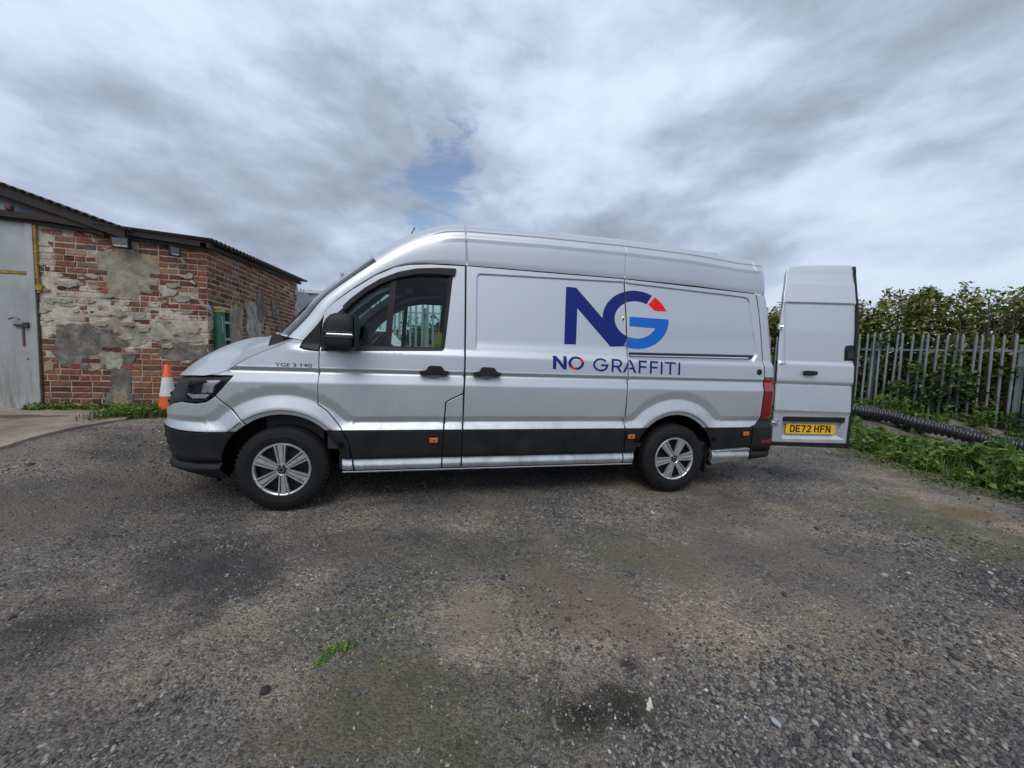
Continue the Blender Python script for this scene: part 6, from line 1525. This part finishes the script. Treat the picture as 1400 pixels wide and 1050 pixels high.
# ------------------------------------------------------------------ beyond
def warehouse():
    t = empty('warehouse', (-5.4, 14, 0)); prop(t, 'pale grey profiled-steel warehouse beyond the fence left of the windscreen', 'building')
    cl = simple('grey_cladding', (.24, .26, .29), .5, .2, var=.08, scale=1.5); wt = simple('white_trim', (.62, .63, .64), .5)
    n = 90; V = []
    for i in range(n + 1):
        x = -5 + 8.2 * i / n; y = .0 + (.03 if (i // 2) % 2 else 0); V += [(x, y, 0), (x, y, 4.02 - .02 * i / n * 5)]
    m = len(V); MB().add(V, [(2 * i, 2 * i + 2, 2 * i + 3, 2 * i + 1) for i in range(n)]).box((-5, .05, 0), (3.19, 7, 3.85)).build('wall', cl, t)
    MB().box((-5, -.06, 3.88), (3.25, .0, 4.02)).build('verge_trim', wt, t); MB().add([(-5, -.05, 4.05), (3.3, -.05, 3.93), (3.3, 7.1, 3.93), (-5, 7.1, 4.05), (-5, -.05, 4.0), (3.3, -.05, 3.88), (3.3, 7.1, 3.88), (-5, 7.1, 4.0)], [(0, 1, 2, 3), (7, 6, 5, 4), (0, 4, 5, 1), (1, 5, 6, 2)]).build('roof', cl, t)
    return t
warehouse()
t = empty('mast', (-4.6, 23, 0)); prop(t, 'slender twin-legged steel mast rising behind the warehouse', 'mast')
MB().tube([(-.16, 0, 0), (-.05, 0, 6.55)], .035, 6).build('leg', galv, t); MB().tube([(.16, 0, 0), (.05, 0, 6.55)], .035, 6).build('leg', galv, t); MB().box((-.12, -.1, 6.52), (.12, .1, 6.68), bev=.02).build('lamp_head', simple('mast_head', (.6, .6, .6), .5), t)
def white_car():
    t = empty('parked_car', (.30, 5.0, .14)); prop(t, 'white car seen through the cab windows in front of the fence', 'car'); wp = simple('white_car_paint', (.70, .72, .72), .3, var=.04, coat=.6)
    pr = fillet([(-1.95, .35), (-1.98, 1.0), (-1.88, 1.60), (-1.70, 1.70), (-.10, 1.71), (.05, 1.66), (.55, 1.18), (1.35, 1.02), (1.55, .85), (1.58, .35)], .06, 3)
    MB().prism([(x, z) for x, z in pr], -.82, .82).build('body', wp, t, auto=40)
    dg = simple('car_window', (.02, .03, .03), .1, coat=.5)
    for sg in (-1, 1): MB().prism([(-1.75, 1.15), (-1.70, 1.56), (-.16, 1.58), (.38, 1.15)], sg * .821, sg * .826).build('window', dg, t)
    MB().add([(.10, -.72, 1.62), (.54, -.76, 1.20), (.54, .76, 1.20), (.10, .72, 1.62)], [(0, 1, 2, 3)]).build('windscreen', dg, t).location = (.012, 0, .008)
    for x in (-1.3, 1.0):
        for sg in (-1, 1): MB().lathe([(0, .80 * sg), (.27, .83 * sg), (.31, .81 * sg), (.31, .62 * sg)], 24, Matrix.Translation((x, 0, .31))).build('wheel', MT['rubber'], t)
white_car()
def treeline(name, label, a, b, z0, z1, n, cn, dep, size):
    t = empty(name, (a[0], a[1], 0)); prop(t, label, 'trees'); O = np.array([a[0], a[1], 0]); C_, Rd = [], []
    for i in range(cn):
        k = random.random(); x = a[0] + (b[0] - a[0]) * k; y = a[1] + (b[1] - a[1]) * k + random.uniform(0, dep); top = z1 * (.85 + .22 * fbm(x, y, .35, 3)); C_.append((x, y, z0 + (top - z0) * random.random() ** .7)); Rd.append(random.uniform(.3, .7))
    P_ = clumps(n, np.array(C_), np.array(Rd)); leaves('foliage', P_ - O, rng.uniform(*size, len(P_)), LM['far'], up=.2).parent = t
    tr = MB()
    for i in range(12):
        k = (i + .5) / 12; x = (b[0] - a[0]) * k; y = (b[1] - a[1]) * k + dep / 2; tr.tube([(x, y, 0), (x + .1, y, z1 * .6)], .07, 5, False)
    tr.build('trunks', simple('bark_far', (.06, .05, .04), .9), t)
treeline('shrub_bank', 'dark shrubs growing behind the pale palisade fence', (-.3, 9.6), (7, 8.6), .2, 2.55, 14000, 130, 1.6, (.12, .22))
treeline('tree_belt', 'distant belt of dark trees on the skyline beyond the yard', (-40, 60), (70, 52), 0, 5.2, 16000, 500, 6, (.5, 1.0))
build_van()
